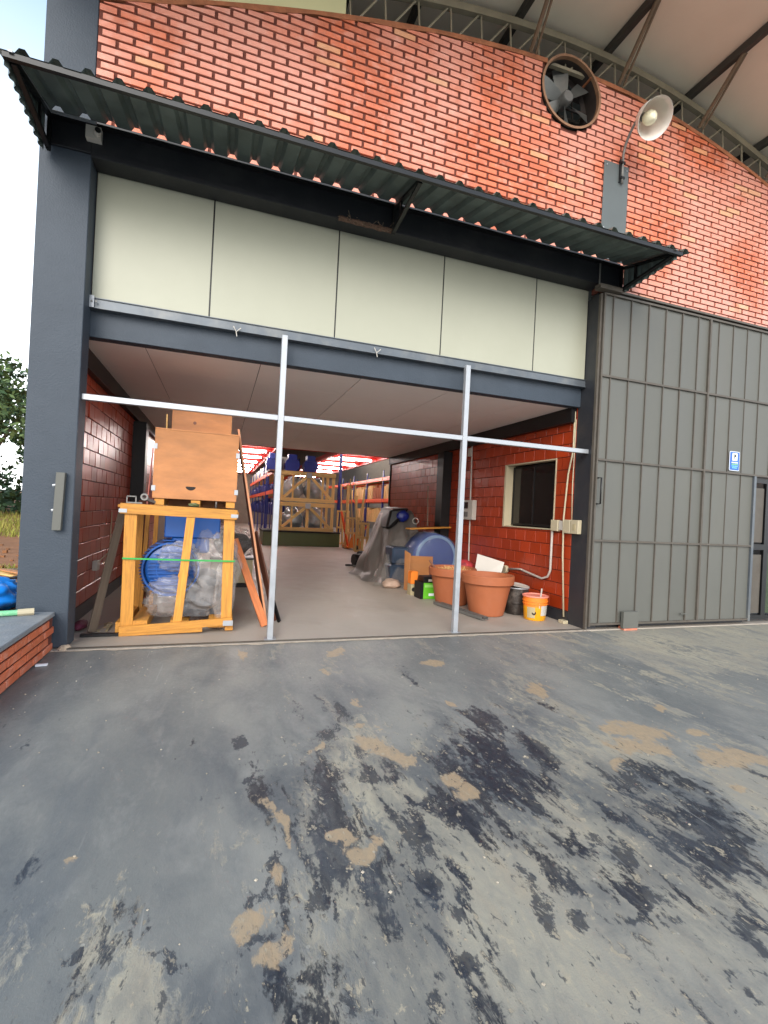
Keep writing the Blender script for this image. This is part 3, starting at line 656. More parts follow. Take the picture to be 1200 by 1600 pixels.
# gate track beam + gate
tb = P('gate_track', MB().box((5.15, -.09, 4.735), (9.8, -.018, 4.765)).box((4.77, -.14, 4.72), (5.15, -.032, 4.78)), m_rib, org=(7, -.1, 4.75)); tag(tb, 'narrow steel track running along the top of the grey gate', 'track')
gt = T('sliding_gate', 'large grey sheet-metal gate divided into tall ribbed panels', 'gate', (7.3, -.05, 0))
GZ = [.09, 1.26, 2.39, 3.56, 4.70]; ribs1 = [4.935] + [5.09 + .325 * i for i in range(6)] + [6.95]; ribs2 = [6.95, 7.15, 7.46, 7.77, 8.08, 8.39, 8.70, 9.01, 9.32, 9.7]
pm = {}
for r in range(4):
    for R_ in (ribs1, ribs2):
        for i in range(len(R_) - 1):
            a, b = R_[i] + .004, R_[i + 1] - .004
            if r < 2 and 8.05 < a < 9.0: continue
            c, d_ = GZ[r] + .006, GZ[r + 1] - .006
            key = (round(b - a, 3), r)
            if key not in pm:
                w2 = (b - a) / 2; hh = (d_ - c) / 2; g_ = [[(-w2 + 2 * w2 * u / 4, .006 * math.sin(math.pi * u / 4) * (1 if r % 2 else .6), -hh + 2 * hh * v / 4) for u in range(5)] for v in range(5)]
                pm[key] = MB().grid(g_).grid([[(x, y + .004, z) for x, y, z in q] for q in g_]).mesh('panel', m_gate, True)
            o = inst('panel', pm[key], gt, ((a + b) / 2, -.045 + random.uniform(-.002, .002), (c + d_) / 2)); o.rotation_euler = (random.uniform(-.002, .002), 0, random.uniform(-.008, .008))
for r in range(4):
    for R_ in (ribs1, ribs2):
        for i, rx in enumerate(R_[1:-1]):
            if r < 2 and 8.05 < rx < 9.0: continue
            wd = .011 if R_ is ribs2 else .016
            P('rib', MB().box((rx - wd / 2, -.062 if R_ is ribs1 else -.056, GZ[r] + .012), (rx + wd / 2, -.036, GZ[r + 1] - .012)), m_rib, gt)
for i, z in enumerate(GZ):
    x1 = 8.05 if i < 2 else 9.75
    P('crossbar', MB().box((4.93, -.072, z - .014), (x1, -.034, z + .014)), m_rib, gt)
P('stile', MB().box((9.045, -.07, .06), (9.09, -.02, 2.376)), m_rib, gt)
for z in GZ[:2]: P('crossbar', MB().box((9.091, -.072, z - .014), (9.75, -.034, z + .014)), m_rib, gt)
P('stile', MB().box((4.915, -.07, .06), (4.94, -.03, 4.714)), m_rib, gt)
P('stile', MB().box((6.935, -.076, .104), (6.968, -.033, 4.686)), m_rib, gt)
P('stile', MB().box((8.05, -.074, .06), (8.10, -.02, 2.376)), m_rail, gt)
P('foot_box', MB().box((5.47, -.13, .03), (5.74, -.073, .27)), m_gate, gt, bev=.004)
P('foot_box', MB().box((6.6, -.09, .2), (6.72, -.073, .215)), m_gate, gt)
P('handle', MB().tube([(4.955, -.06, 2.13), (4.955, -.13, 2.13), (4.955, -.13, 1.77), (4.955, -.06, 1.77)], .011, 8), m_black, gt, smooth=True)
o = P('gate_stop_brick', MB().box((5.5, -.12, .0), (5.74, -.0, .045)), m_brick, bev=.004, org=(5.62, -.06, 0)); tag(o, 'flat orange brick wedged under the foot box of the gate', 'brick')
# wicket door
wd = T('wicket_door', 'black framed door with grey panes in the gate opening at the right edge', 'door', (8.6, .0, 0))
P('frame', MB().box((8.14, -.02, .08), (8.18, .03, 2.36)).box((9.0, -.02, .08), (9.04, .03, 2.36)).box((8.18, -.02, .08), (9.0, .03, .14)).box((8.18, -.02, 2.28), (9.0, .03, 2.36)).box((8.18, -.02, 1.20), (9.0, .03, 1.29)).box((8.42, -.021, .14), (8.52, .031, 1.20)).box((8.42, -.021, 1.29), (8.52, .031, 2.28)), m_black, wd)
for a, b in ((.14, 1.20), (1.29, 2.28)):
    P('pane', MB().box((8.185, .0, a + .03), (8.40, .008, b - .08)), m_rib, wd)
    P('pane', MB().box((8.53, .0, a + .03), (8.98, .008, b - .04)), mat('greenish_glass', L(60, 72, 52), .15), wd)
# parking sign
sg = T('parking_sign', 'small blue parking sign with white border fixed to the grey gate', 'sign', (7.59, -.06, 2.44))
def rr(x0, z0, x1, z1, r, y, th):
    pts = []
    for cx, cz, a0 in ((x1 - r, z1 - r, 0), (x0 + r, z1 - r, 90), (x0 + r, z0 + r, 180), (x1 - r, z0 + r, 270)):
        for i in range(5): a = rad(a0 + i * 22.5); pts.append((cx + r * math.cos(a), y, cz + r * math.sin(a)))
    return MB().poly(pts, (0, th, 0))
P('border', rr(7.48, 2.43, 7.70, 2.73, .022, -.068, .004), m_signw, sg)
P('field', rr(7.488, 2.438, 7.692, 2.722, .018, -.0705, .0024), m_signb, sg)
P('white_square', rr(7.535, 2.585, 7.645, 2.705, .012, -.0725, .0018), m_signw, sg)
P('letter', MB().box((7.572, -.0742, 2.603), (7.584, -.0727, 2.688)).poly([(7.586, -.0742, 2.688), (7.612, -.0742, 2.68), (7.618, -.0742, 2.662), (7.612, -.0742, 2.644), (7.586, -.0742, 2.634)], (0, .0015, 0)), mat('sign_dark', L(62, 66, 60), .5), sg)
for i, (z, m_) in enumerate(((2.556, m_signw), (2.528, mat('sign_green', L(130, 200, 130), .5)), (2.500, m_signl), (2.474, m_signl))):
    for j in range(4 - (i == 3)):
        P('text_line', MB().box((7.522 + j * .035 + (i == 3) * .015, -.0742, z - .008), (7.522 + j * .035 + .029 + (i == 3) * .015, -.0727, z + .008)), m_, sg)

# ------------------------------------------------------------------ yard lamp
pb = T('mounting_plate', 'dark grey steel plate on the brick gable carrying the yard lamp', 'plate', (5.05, -.02, 5.3))
P('plate_sheet', MB().box((4.83, -.03, 5.2), (5.26, -.017, 6.56)), mat('plate_grey', L(92, 98, 98), .5, .2, var=.06), pb, bev=.002)
for a, c in ((4.86, 5.62), (5.23, 5.56), (4.87, 6.5), (5.22, 6.5)): P('bolt', MB().lathe([(.010, 0), (.010, .01), (0, .01)], (a, -.03, c), (0, -1, 0), 8), m_galv, pb)
lp = T('yard_lamp', 'wall lamp with bowl reflector on a bent steel arm above the canopy', 'lamp', (5.12, -.05, 6.3))
arm = [(5.12, -.06, 6.28), (5.12, -.06, 6.5), (5.12, -.06, 6.68), (5.12, -.09, 6.80), (5.12, -.16, 6.91), (5.12, -.24, 6.99), (5.12, -.33, 7.04)]
P('arm', MB().tube(arm, .017, 10), m_steel, lp, smooth=True)
P('clamp', MB().box((5.085, -.055, 6.3), (5.10, -.03, 6.62)).box((5.09, -.08, 6.34), (5.15, -.031, 6.37)).box((5.09, -.08, 6.55), (5.15, -.031, 6.58)), m_black, lp)
ax = Vector((-.05, -.72, -.62)).normalized(); nc = Vector((5.12, -.36, 6.99))
pr = [(.045, 0), (.06, .02), (.12, .07), (.17, .14), (.205, .22), (.225, .30), (.232, .315), (.222, .31), (.2, .22), (.165, .145), (.115, .08), (.05, .03)]
P('reflector_bowl', MB().lathe(pr, nc, ax, 36), m_lampg, lp, smooth=50)
P('neck', MB().lathe([(0, -.09), (.035, -.09), (.045, -.02), (.05, .02), (0, .025)], nc, ax, 16), m_steel, lp, smooth=40)
P('bulb', MB().lathe([(.02, .03), (.025, .06), (.07, .12), (.085, .17), (.08, .22), (.05, .26), (0, .275)], nc, ax, 20), mat('opal_bulb', L(240, 232, 200), .3, var=.02), lp, smooth=True)
o = P('cctv_camera', MB().box((-1.39, -.10, 4.965), (-1.26, -.031, 5.085)).lathe([(.032, 0), (.034, .02), (.030, .05), (0, .05)], (-1.29, -.10, 5.02), (.3, -1, 0), 14), m_white, bev=0, org=(-1.33, -.03, 5.1))
tag(o, 'small white camera box on the dark beam below the canopy', 'camera')
P('lens', MB().lathe([(.026, 0), (.026, .004), (0, .004)], (-1.275, -.152, 5.02), (.3, -1, 0), 14), m_black, o)

# ------------------------------------------------------------------ truss, purlins, roof over the yard
def truss(yc, lbl, m):
    t = T('roof_truss', lbl, 'truss', (4, yc, 7), 'curved roof trusses')
    top, bot = MB(), MB(); n = 30; X0, X1 = (1.12, 9.8) if yc < .3 else (-1.2, 9.8)
    xs = [X0 + (X1 - X0) * i / n for i in range(n + 1)]
    for i in range(n):
        top.bar((xs[i], yc, arch(xs[i]) + .42), (xs[i + 1], yc, arch(xs[i + 1]) + .42), .07, .09); bot.bar((xs[i], yc, arch(xs[i]) + .022), (xs[i + 1], yc, arch(xs[i + 1]) + .022), .05, .04)
    P('top_chord', top, m, t); P('bottom_chord', bot, m, t)
    k = int((X1 - X0) / .43)
    for i in range(k):
        x = X0 + .05 + i * .43
        P('web_rod', MB().tube([(x, yc, arch(x) + .03), (x - .03, yc, arch(x) + .38)], .013, 6).tube([(x + .06, yc, arch(x) + .03), (x + .36, yc, arch(x + .36) + .38)], .013, 6), m, t)
truss(.07, 'curved lattice truss resting on top of the brick gable', m_truss)
truss(.75, 'second dark lattice truss behind the first inside the roof', m_purlin)
o = P('infill_sheet', MB().poly([(x, .02, arch(x) + .004) for x in np.linspace(-1.35, 1.10, 9)] + [(x, .02, arch(x) + .6) for x in np.linspace(1.10, -1.35, 9)], (0, .03, 0)), mat('pale_olive_panel', L(200, 196, 150), .5, var=.03), org=(0, 0, 7)); tag(o, 'pale greenish panel closing the gap above the left part of the gable', 'panel')
rf = T('yard_roof', 'curved pale roof sheeting over the yard seen from below', 'roof', (4, -2, 8))
RY = -ROOFD
pxs = [-1.9, -.35, 1.15, 2.05, 3.42, 4.88, 6.42, 7.92, 9.4, 10.8]
for i in range(len(pxs) - 1):
    a, b = pxs[i], pxs[i + 1]
    xs_ = [a + .004 + (b - a - .008) * j / 6 for j in range(7)]
    ar = lambda q: arch(min(max(q, -2.1), 10.3)) + .58
    mb = MB().grid([[(x, y, ar(x)) for x in xs_] for y in (RY, .6)]).grid([[(x, y, ar(x) + .03) for x in xs_] for y in (RY, .6)])
    P('liner_panel', mb, m_roofp, rf, smooth=True)
for x in pxs[1:]:
    P('purlin', MB().box((x - .035, RY, ar(x) - .115), (x + .035, .55, ar(x) - .006)), m_purlin, rf)
for x in (3.42, 4.88, 6.42, 7.92):
    P('brace', MB().tube([(x + .14, -.02, arch(x) + .03), (x + .02, -.75, ar(x) - .09)], .028, 8).tube([(x + .22, -.02, arch(x) + .03), (x + .06, -.75, ar(x) - .09)], .016, 6), m_brace, rf)
P('weather_skin', MB().grid([[(x, y, ar(x) + .06) for x in np.linspace(-2, 10.8, 24)] for y in (RY, 1, 36)]), m_sheet, rf)

# ------------------------------------------------------------------ galvanised frame
fr = T('galvanised_frame', 'bright galvanised frame of two posts and a crossbar in the doorway', 'frame', (1.75, .1, 0))
for x in (.605, 2.93): P('post', MB().box((x - .032, .06, .012), (x + .032, .13, 3.44)), m_galv, fr, bev=.004)
for a, b in ((-1.352, .572), (.638, 2.897), (2.963, 4.89)): P('crossbar', MB().box((a, .065, 2.475), (b, .125, 2.535)), m_galv, fr, bev=.004)
P('foot_plate', MB().box((.54, .03, .012), (.67, .16, .018)).box((2.865, .03, .012), (2.995, .16, .018)), m_galv, fr)
o = P('threshold_strip', MB().box((-1.35, -.045, .012), (4.86, -.005, .022)), m_rib, org=(1.7, 0, 0)); tag(o, 'long thin brown metal strip set in the floor along the doorway', 'strip')
g_ = [[(-1.5 + i * .06, -.045 - .03 * j - j * .05 * (mnoise.noise(Vector((i * .35, 0, 2))) + .4), .004 + .008 * (1 - j)) for j in (0, 1)] for i in range(108)]
o = P('cement_fillet', MB().grid(g_), mat('pale_cement', L(170, 156, 140), .9, var=.25, scale=9, bump=.5), org=(1.7, -.06, 0)); tag(o, 'thin uneven strip of pale cement where the yard meets the vestibule floor', 'cement strip')
vb = T('door_stop_plate', 'narrow vertical grey metal box bolted to the front of the blue-grey column', 'plate', (-1.46, -.03, 1.2))
P('box_section', MB().hexa([(-1.515, -.06, 1.17), (-1.44, -.06, 1.17), (-1.44, -.002, 1.17), (-1.515, -.002, 1.17), (-1.50, -.06, 1.73), (-1.425, -.06, 1.73), (-1.425, -.002, 1.73), (-1.50, -.002, 1.73)]), m_gate, vb, bev=.003)
for z in (1.36, 1.60): P('hinge_pin', MB().lathe([(0, 0), (.014, 0), (.014, .045), (0, .045)], (-1.53, -.03, z), (1, 0, .2), 8), m_galv, vb)

# low brick wall beside the column
lb = T('low_brick_wall', 'knee-high orange brick wall with concrete top beside the column', 'wall', (-1.9, -1.6, 0))
P('core', MB().box((-2.6, -3.4, 0), (-1.483, -.002, .33)), m_mortar, lb)
P('concrete_top', MB().box((-6, -3.42, .332), (-1.465, -.002, .375)), mat('top_concrete', L(124, 128, 132), .75, var=.1, scale=5, bump=.3, dirt=L(186, 180, 170), damt=.4, dscale=3), lb, bev=.006)
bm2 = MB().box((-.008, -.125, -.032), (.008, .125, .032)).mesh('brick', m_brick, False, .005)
for r in range(4):
    n = 0; y = -.14 - (r % 2) * .135
    while y > -3.2:
        inst('brick', bm2, lb, (-1.475 + random.uniform(-.003, .003), y, .045 + r * .08)); y -= .27
# ================================================================== things in the vestibule
# timber crate with the wrapped gearmotor
cr = T('timber_crate', 'open orange timber crate bound with a green strap by the left wall', 'crate', (-.38, .9, .012))
F0, F1, B1 = -.97, .20, 1.36
Y0 = .42
board('corner_post', (-.905, Y0 + .03, .10), (-.915, Y0 + .03, 1.36), .125, .035, m_wood, cr, (0, 1, 0))
board('corner_post', (.135, Y0 + .03, .10), (.115, Y0 + .03, 1.36), .12, .035, m_wood, cr, (0, 1, 0))
board('upright', (-.395, Y0 + .01, .09), (-.30, Y0 + .01, 1.36), .09, .03, m_wood, cr, (0, 1, 0))
board('top_rail', (-1.02, Y0, 1.405), (.20, Y0, 1.385), .115, .035, m_wood, cr, (0, 1, 0))
board('bottom_rail', (-.97, Y0 - .015, .075), (.20, Y0 - .015, .15), .085, .03, m_wood, cr, (0, 1, 0))
board('bottom_rail', (-.97, Y0 - .012, .035), (-.12, Y0 - .012, .06), .05, .03, m_wood, cr, (0, 1, 0))
board('side_rail', (-1.0, Y0 + .03, 1.43), (-1.0, B1, 1.43), .10, .03, m_wood, cr); board('side_rail', (.17, Y0 + .03, 1.40), (.17, B1, 1.40), .10, .03, m_wood, cr)
board('side_rail', (-.97, Y0 + .05, .09), (-.97, B1, .09), .10, .12, m_wood, cr); board('side_rail', (.17, Y0 + .05, .08), (.17, B1, .08), .09, .11, m_wood, cr)
board('corner_post', (-.96, B1, .1), (-.96, B1, 1.38), .10, .03, m_wood, cr); board('corner_post', (.15, B1, .1), (.15, B1, 1.38), .10, .03, m_wood, cr)
board('upright', (-.90, B1, .1), (-.86, B1, 1.38), .05, .03, m_wood, cr); board('upright', (-.78, B1, .1), (-.76, B1, 1.38), .05, .03, m_wood, cr)
board('top_rail', (-1.0, B1 + .03, 1.39), (.18, B1 + .03, 1.39), .1, .03, m_wood, cr, (0, 1, 0))
board('deck_board', (-.78, Y0 + .02, .12), (-.78, B1, .12), .16, .10, m_wood, cr); board('deck_board', (.03, Y0 + .02, .12), (.03, B1, .12), .18, .10, m_wood, cr); board('deck_board', (-.38, Y0 + .2, .10), (-.38, B1, .10), .2, .05, m_wood, cr)
board('brace', (-.88, B1 - .05, .45), (-.55, B1 - .05, 1.3), .06, .02, m_greyw, cr)
P('corner_clip', MB().box((-1.03, Y0 - .024, 1.36), (-.95, Y0 - .018, 1.40)).box((.13, Y0 - .024, 1.35), (.21, Y0 - .018, 1.39)).box((.10, Y0 - .036, .10), (.21, Y0 - .031, .16)), m_galv, cr)
P('strap', MB().bar((-.975, Y0 - .008, .86), (-.3, Y0 - .02, .85), .018, .003, (0, 1, 0)).bar((-.3, Y0 - .02, .85), (.2, Y0 - .008, .845), .018, .003, (0, 1, 0)), mat('green_strap', L(40, 160, 70), .4), cr)
mo = T('gear_motor', 'blue finned gear motor packed inside the timber crate', 'motor', (-.35, .9, .15))
mb = MB()
P('motor_body', MB().lathe([(0, 0), (.18, 0), (.27, .03), (.29, .08), (.29, .62), (.2, .66), (0, .66)], (-.50, .60, .72), (0, 1, 0), 40), m_blue, mo, smooth=40)
for i in range(19):
    z = .40 + i * .036; h = math.sqrt(max(.002, .345 ** 2 - (z - .72) ** 2))
    P('fin', MB().box((-.50 - h, .66, z - .004), (-.50 + h * .2, 1.22, z + .004)), m_blue, mo)
P('fan_cowl', MB().lathe([(.29, 0), (.31, .0), (.315, .05), (.29, .07)], (-.50, .60, .72), (0, 1, 0), 40).lathe([(.14, -.01), (.16, -.012), (.165, .0)], (-.50, .60, .72), (0, 1, 0), 32), m_blue, mo, smooth=40)
for i in range(11):
    z = .51 + i * .042; h = math.sqrt(max(0, .24 ** 2 - (z - .72) ** 2)); P('grille_slat', MB().box((-.50 - h, .575, z - .007), (-.50 + h, .60, z + .007)), m_blue, mo)
P('terminal_box', MB().box((-.60, .72, 1.08), (.02, 1.15, 1.355)), m_blue, mo, bev=.012)
P('neck', MB().box((-.52, .75, .9), (-.1, 1.1, 1.09)), m_blue, mo, bev=.02)
P('gearbox', MB().lathe([(0, 0), (.18, .01), (.22, .06), (.24, .3), (.20, .55), (0, .56)], (-.12, .62, .46), (0, 1, 0), 28).box((-.36, .7, .15), (.10, 1.1, .36)), mat('dark_gearbox', L(74, 78, 84), .5, .2, var=.1), mo, smooth=40)
P('shaft_cap', MB().lathe([(0, 0), (.05, 0), (.055, .02), (.055, .08)], (-.36, .50, .66), (0, 1, 0), 18), m_yel, mo, smooth=40)
def crumple(c, r, seed, n=56, m_=40, amp=.16, flat=None, freq=2.2):
    """closed crumpled skin around the centre c"""
    rows = []
    for i in range(m_ + 1):
        th = math.pi * i / m_; row = []
        for j in range(n + 1):
            ph = 2 * math.pi * (j % n) / n; d = Vector((math.sin(th) * math.cos(ph), math.sin(th) * math.sin(ph), math.cos(th)))
            k = 1 + amp * mnoise.noise(d * freq + Vector((seed, 0, 0))) + amp * .45 * (1 - abs(mnoise.noise(d * freq * 2.6 + Vector((0, seed, 0)))) * 2) + amp * .2 * (1 - abs(mnoise.noise(d * freq * 6 + Vector((0, 0, seed)))) * 2)
            p = Vector(c) + Vector((d.x * r[0], d.y * r[1], d.z * r[2])) * k
            if flat is not None and p.z < flat: p.z = flat + (flat - p.z) * .02
            row.append(tuple(p))
        rows.append(row)
    return MB().grid(rows)
wr = T('plastic_wrap', 'crumpled clear plastic sheeting wrapped over the motor in the timber crate', 'plastic sheet', (-.2, .7, .15))
P('film', crumple((-.02, .78, .74), (.26, .29, .42), 1, amp=.3), m_clear, wr, smooth=True)
P('film', crumple((-.36, .72, .40), (.36, .24, .24), 4, amp=.34, flat=.16), m_clear, wr, smooth=True)
P('film', crumple((.10, .56, .46), (.10, .10, .38), 9, amp=.3), m_clear, wr, smooth=True)
P('film', crumple((-.42, .62, .86), (.20, .12, .16), 14, amp=.35), m_clear, wr, smooth=True)
# plywood case on the crate
pc = T('plywood_case', 'orange plywood case with a hand slot standing on top of the timber crate', 'case', (-.27, .85, 1.46))
P('front_board', MB().box((-.735, .60, 1.535), (.185, .618, 2.325)), m_plyb, pc, bev=.003)
P('side_board', MB().box((-.735, .619, 1.535), (-.717, 1.15, 2.325)), m_plyb, pc, bev=.003); P('side_board', MB().box((.167, .619, 1.535), (.185, 1.15, 2.325)), m_plyb, pc, bev=.003)
P('back_board', MB().box((-.716, 1.132, 1.535), (.166, 1.15, 2.32)), m_plyb, pc)
P('top_board', MB().box((-.735, .60, 2.327), (.185, 1.15, 2.343)), m_plyb, pc)
P('hand_slot', MB().poly([(-.33 + .055 * math.cos(a) + 0, .598, 1.665 + .022 * math.sin(a) + .25 * (.055 * math.cos(a)) ** 2 / .055) for a in np.linspace(0, 2 * math.pi, 20)[:-1]], (0, .0015, 0)), m_dark, pc)
for (a, c) in ((-.735, 1.62), (-.735, 2.1), (.17, 1.62), (.17, 2.06)): P('metal_clip', MB().box((a - .012, .592, c), (a + .03, .598, c + .06)), m_galv, pc)
for a in (-.66, -.27, .12): P('runner', MB().box((a - .05, .62, 1.46), (a + .05, 1.15, 1.532)), m_wood, pc)
bb = T('plywood_board', 'orange plywood board standing up behind the case on the timber crate', 'board', (-.25, 1.2, 1.44)); P('panel', MB().box((-.62, 1.17, 1.44), (.10, 1.19, 2.66)), m_plyb, bb, bev=.003); P('knot', MB().lathe([(0, 0), (.018, 0), (.02, .002)], (-.35, 1.168, 2.52), (0, -1, 0), 12), m_dkwood, bb)
o = P('pole', MB().tube([(-.66, 1.18, 1.44), (-.68, 1.18, 2.6)], .01, 6), m_palew, org=(-.66, 1.18, 1.44)); tag(o, 'thin pale stick standing beside the plywood board on the crate', 'stick')
o = P('reddish_strip', MB().bar((-.80, .75, 1.46), (-.765, .75, 2.12), .012, .03), mat('red_lath', L(170, 96, 84), .6), org=(-.8, .75, 1.46)); tag(o, 'thin reddish strip leaning on the left side of the plywood case', 'strip')
jk = T('steel_fitting', 'grey steel fitting with a round eye lying on the top left of the crate', 'fitting', (-.85, .6, 1.46))
P('eye', MB().lathe([(.022, 0), (.04, 0), (.04, .03), (.022, .03), (.022, 0)], (-.80, .5, 1.54), (0, 1, 0), 18), m_steel, jk, smooth=30); P('arm', MB().bar((-.79, .53, 1.52), (-.66, .7, 1.46), .04, .03), m_steel, jk); P('frame', MB().bar((-.98, .52, 1.47), (-.82, .52, 1.47), .02, .015).bar((-.98, .52, 1.54), (-.88, .52, 1.54), .012, .012).bar((-.975, .52, 1.47), (-.975, .52, 1.54), .012, .012).bar((-.885, .52, 1.47), (-.885, .52, 1.54), .012, .012), m_steel, jk)
for (a, c, h, m_, lb) in ((-.28, 1.46, .035, m_olive, 'little olive rag lying on the crate under the hand slot'), (-.04, 1.46, .06, m_steel, 'small grey clamp standing on the crate under the plywood case')):
    o = P('small_fitting', crumple((a, .52, c + h / 2), (.06 if h < .05 else .012, .03, h * .6), a * 9, 12, 8, .3), m_, org=(a, .52, c)); tag(o, lb, 'clutter')
# boards leaning beside it
bg_ = T('leaning_sheet', 'tall brown sheet of board leaning on the plywood case', 'board', (.55, 1.1, .012))
P('sheet_face', MB().hexa([(.622, .72, .013), (.640, .72, .013), (.640, 1.5, .013), (.622, 1.5, .013), (.165, .75, 2.43), (.183, .75, 2.43), (.21, 1.5, 2.38), (.192, 1.5, 2.38)]), m_dkwood, bg_)
P('sheet_lit_edge', MB().hexa([(.619, .712, .013), (.643, .712, .013), (.643, .719, .013), (.619, .719, .013), (.161, .742, 2.435), (.187, .742, 2.435), (.187, .749, 2.435), (.161, .749, 2.435)]), m_litedge, bg_)  # paler strip: light on the sheet's front edge put into the colour
o = board('leaning_timber', (.60, .66, .02), (.20, 1.0, 1.06), .09, .05, mat('rough_timber', L(192, 112, 66), .8, var=.25, scale=4, st=(1, 8, 8), bump=.3), None, (1, 0, 0)); tag(o, 'rough orange timber leaning against the right side of the crate', 'timber')
o = board('brown_offcut', (.76, .95, .02), (.50, 1.7, 1.12), .09, .03, m_dkwood, None, (1, 0, 0)); tag(o, 'reddish brown frame leaning behind the tall brown sheet', 'board')
o = board('dark_trim', (.80, .85, .02), (.66, 1.3, .5), .06, .02, m_black, None, (1, 0, 0)); tag(o, 'short black trim with a silver end leaning beside the leaning boards', 'trim')
o = board('weathered_plank', (-1.27, .6, .02), (-1.10, 1.02, 1.34), .10, .02, m_greyw, None, (1, 0, 0)); tag(o, 'weathered grey plank leaning between the left wall and the crate', 'plank')
for j, (a, b_, lb) in enumerate((((-.93, 1.6, .02), (-.97, 1.8, 1.5), 'brown board standing behind the crate near the left wall'), ((-1.08, 2.2, .02), (-1.0, 2.35, 1.45), 'dark plank standing behind the weathered plank'))):
    o = board('standing_board', a, b_, .14, .02, m_dkwood, None, (0, 1, 0)); tag(o, lb, 'board')
o = P('paper_sheet', MB().grid([[(-1.30 + i * .06, .62 + j * .1, .016 + .02 * math.sin(i * 2.1 + j)) for i in range(4)] for j in range(5)]), m_card, org=(-1.2, .7, .02)); tag(o, 'pale cardboard sheet on the floor at the foot of the weathered plank', 'cardboard')
o = P('purple_bundle', crumple((-1.42, .78, .06), (.06, .16, .04), 3, 16, 12, .3, .014), mat('purple_cloth', L(90, 30, 52), .7), smooth=True, org=(-1.42, .78, .01)); tag(o, 'small purple bundle on the floor against the left wall', 'cloth')
o = P('black_bar', MB().box((-1.34, .40, .013), (-.74, .46, .045)), m_black, bev=.004, org=(-1, .43, .01)); tag(o, 'flat black bar lying on the floor at the foot of the column', 'bar')
sb = T('socket_box', 'white socket box with a cable on the left block wall', 'socket', (-1.54, 1.85, .6)); P('box', MB().box((-1.552, 1.78, .54), (-1.49, 1.92, .67)), m_white, sb, bev=.006); P('cable', MB().tube([(-1.54, 1.92, .6), (-1.535, 2.3, .66), (-1.535, 2.7, .7), (-1.535, 2.75, .9), (-1.535, 2.76, 1.3)], .008, 6), m_bone, sb)
bw = T('beige_cabinet', 'beige low cabinet with a dark top behind the leaning boards', 'cabinet', (.5, 4, .013)); P('carcass', MB().box((-.1, 3.6, .1), (.62, 4.2, .52)), m_card, bw, bev=.005); P('top', MB().box((-.12, 3.58, .521), (.64, 4.2, .55)), m_black, bw); P('plinth', MB().box((-.08, 3.64, .013), (.60, 4.16, .099)), m_dark, bw)
gb = T('wrapped_bundle', 'bundle wrapped in shiny grey plastic on the beige cabinet', 'bundle', (.3, 3.9, .56)); P('film', crumple((.26, 3.9, .80), (.36, .3, .25), 6, amp=.35, flat=.555), m_film, gb, smooth=True); P('core', crumple((.26, 3.9, .78), (.3, .25, .2), 7, 24, 16, .2, .556), m_dark, gb, smooth=True)

# right side: draped machine
def drape(rings, folds, seed, n=96, sub=7):
    """rings: (cx, cy, rx, ry, z, fold) low to high"""
    rows = []
    for a, b in zip(rings[:-1], rings[1:]):
        for s_ in range(sub):
            t = s_ / sub; rows.append([x + (y - x) * t for x, y in zip(a, b)])
    rows.append(list(rings[-1]))
    G_ = []
    for (cx, cy, rx, ry, z, fo) in rows:
        row = []
        for j in range(n + 1):
            ph = 2 * math.pi * (j % n) / n
            k = 1 + fo * (math.sin(ph * folds + seed + z * 1.6) * .5 + mnoise.noise(Vector((math.cos(ph) * 3, math.sin(ph) * 3, z * 1.2 + seed))) * 1.3 + .35 * mnoise.noise(Vector((math.cos(ph) * 9, math.sin(ph) * 9, z * 4 + seed))))
            p_ = 2.6; c_, s2 = math.cos(ph), math.sin(ph); q = (abs(c_) ** p_ + abs(s2) ** p_) ** (-1 / p_)
            row.append((cx + rx * c_ * q * k, cy + ry * s2 * q * k, max(.016, z + fo * .12 * mnoise.noise(Vector((ph * 2, z, seed))))))
        G_.append(row)
    G_.append([(rows[-1][0], rows[-1][1], rows[-1][4] + .01)] * (n + 1))
    return MB().grid(G_)
mc = T('draped_machine', 'tall machine draped in dusty grey sheeting along the right wall', 'machine', (4.0, 5.4, .013))
P('tarp', drape([(3.82, 5.1, .78, 1.25, .016, .2), (3.86, 5.2, .66, 1.05, .12, .17), (3.95, 5.35, .56, .85, .6, .13), (4.04, 5.5, .46, .68, 1.1, .09), (4.10, 5.6, .38, .55, 1.48, .03), (4.1, 5.6, .3, .45, 1.58, .01)], 9, 2), m_tarp, mc, smooth=True)
P('black_cap', MB().hexa([(3.60, 4.9, 1.12), (3.74, 4.75, 1.18), (3.9, 5.9, 1.2), (3.62, 5.9, 1.12), (3.70, 4.95, 1.58), (4.15, 4.85, 1.63), (4.2, 5.9, 1.66), (3.8, 5.9, 1.64)]), m_black, mc, bev=.05)
P('blue_patch', crumple((3.98, 4.85, 1.44), (.14, .06, .12), 8, 20, 14, .2), m_dblue, mc, smooth=True)
P('ring', MB().lathe([(.06, 0), (.075, .0), (.075, .015), (.06, .015), (.06, 0)], (4.30, 4.87, 1.34), (-.1, -1, .1), 24), m_white, mc, smooth=30)
mf = T('clear_sheeting', 'clear plastic sheeting spilling off the draped machine onto the floor', 'plastic sheet', (3.6, 4.2, .013))
P('film', drape([(3.68, 4.2, .62, .62, .016, .22), (3.75, 4.3, .50, .55, .12, .2), (3.92, 4.6, .42, .5, .6, .14), (4.1, 4.85, .32, .35, 1.0, .1), (4.15, 4.95, .2, .2, 1.12, .05)], 11, 6), m_film, mf, smooth=True)
P('wrapped_base', MB().box((3.42, 3.95, .03), (3.95, 4.5, .42)).box((3.5, 4.1, .42), (3.9, 4.6, .78)), mat('slate_blue_metal', L(58, 72, 92), .4, .2, var=.2), mf, bev=.03)
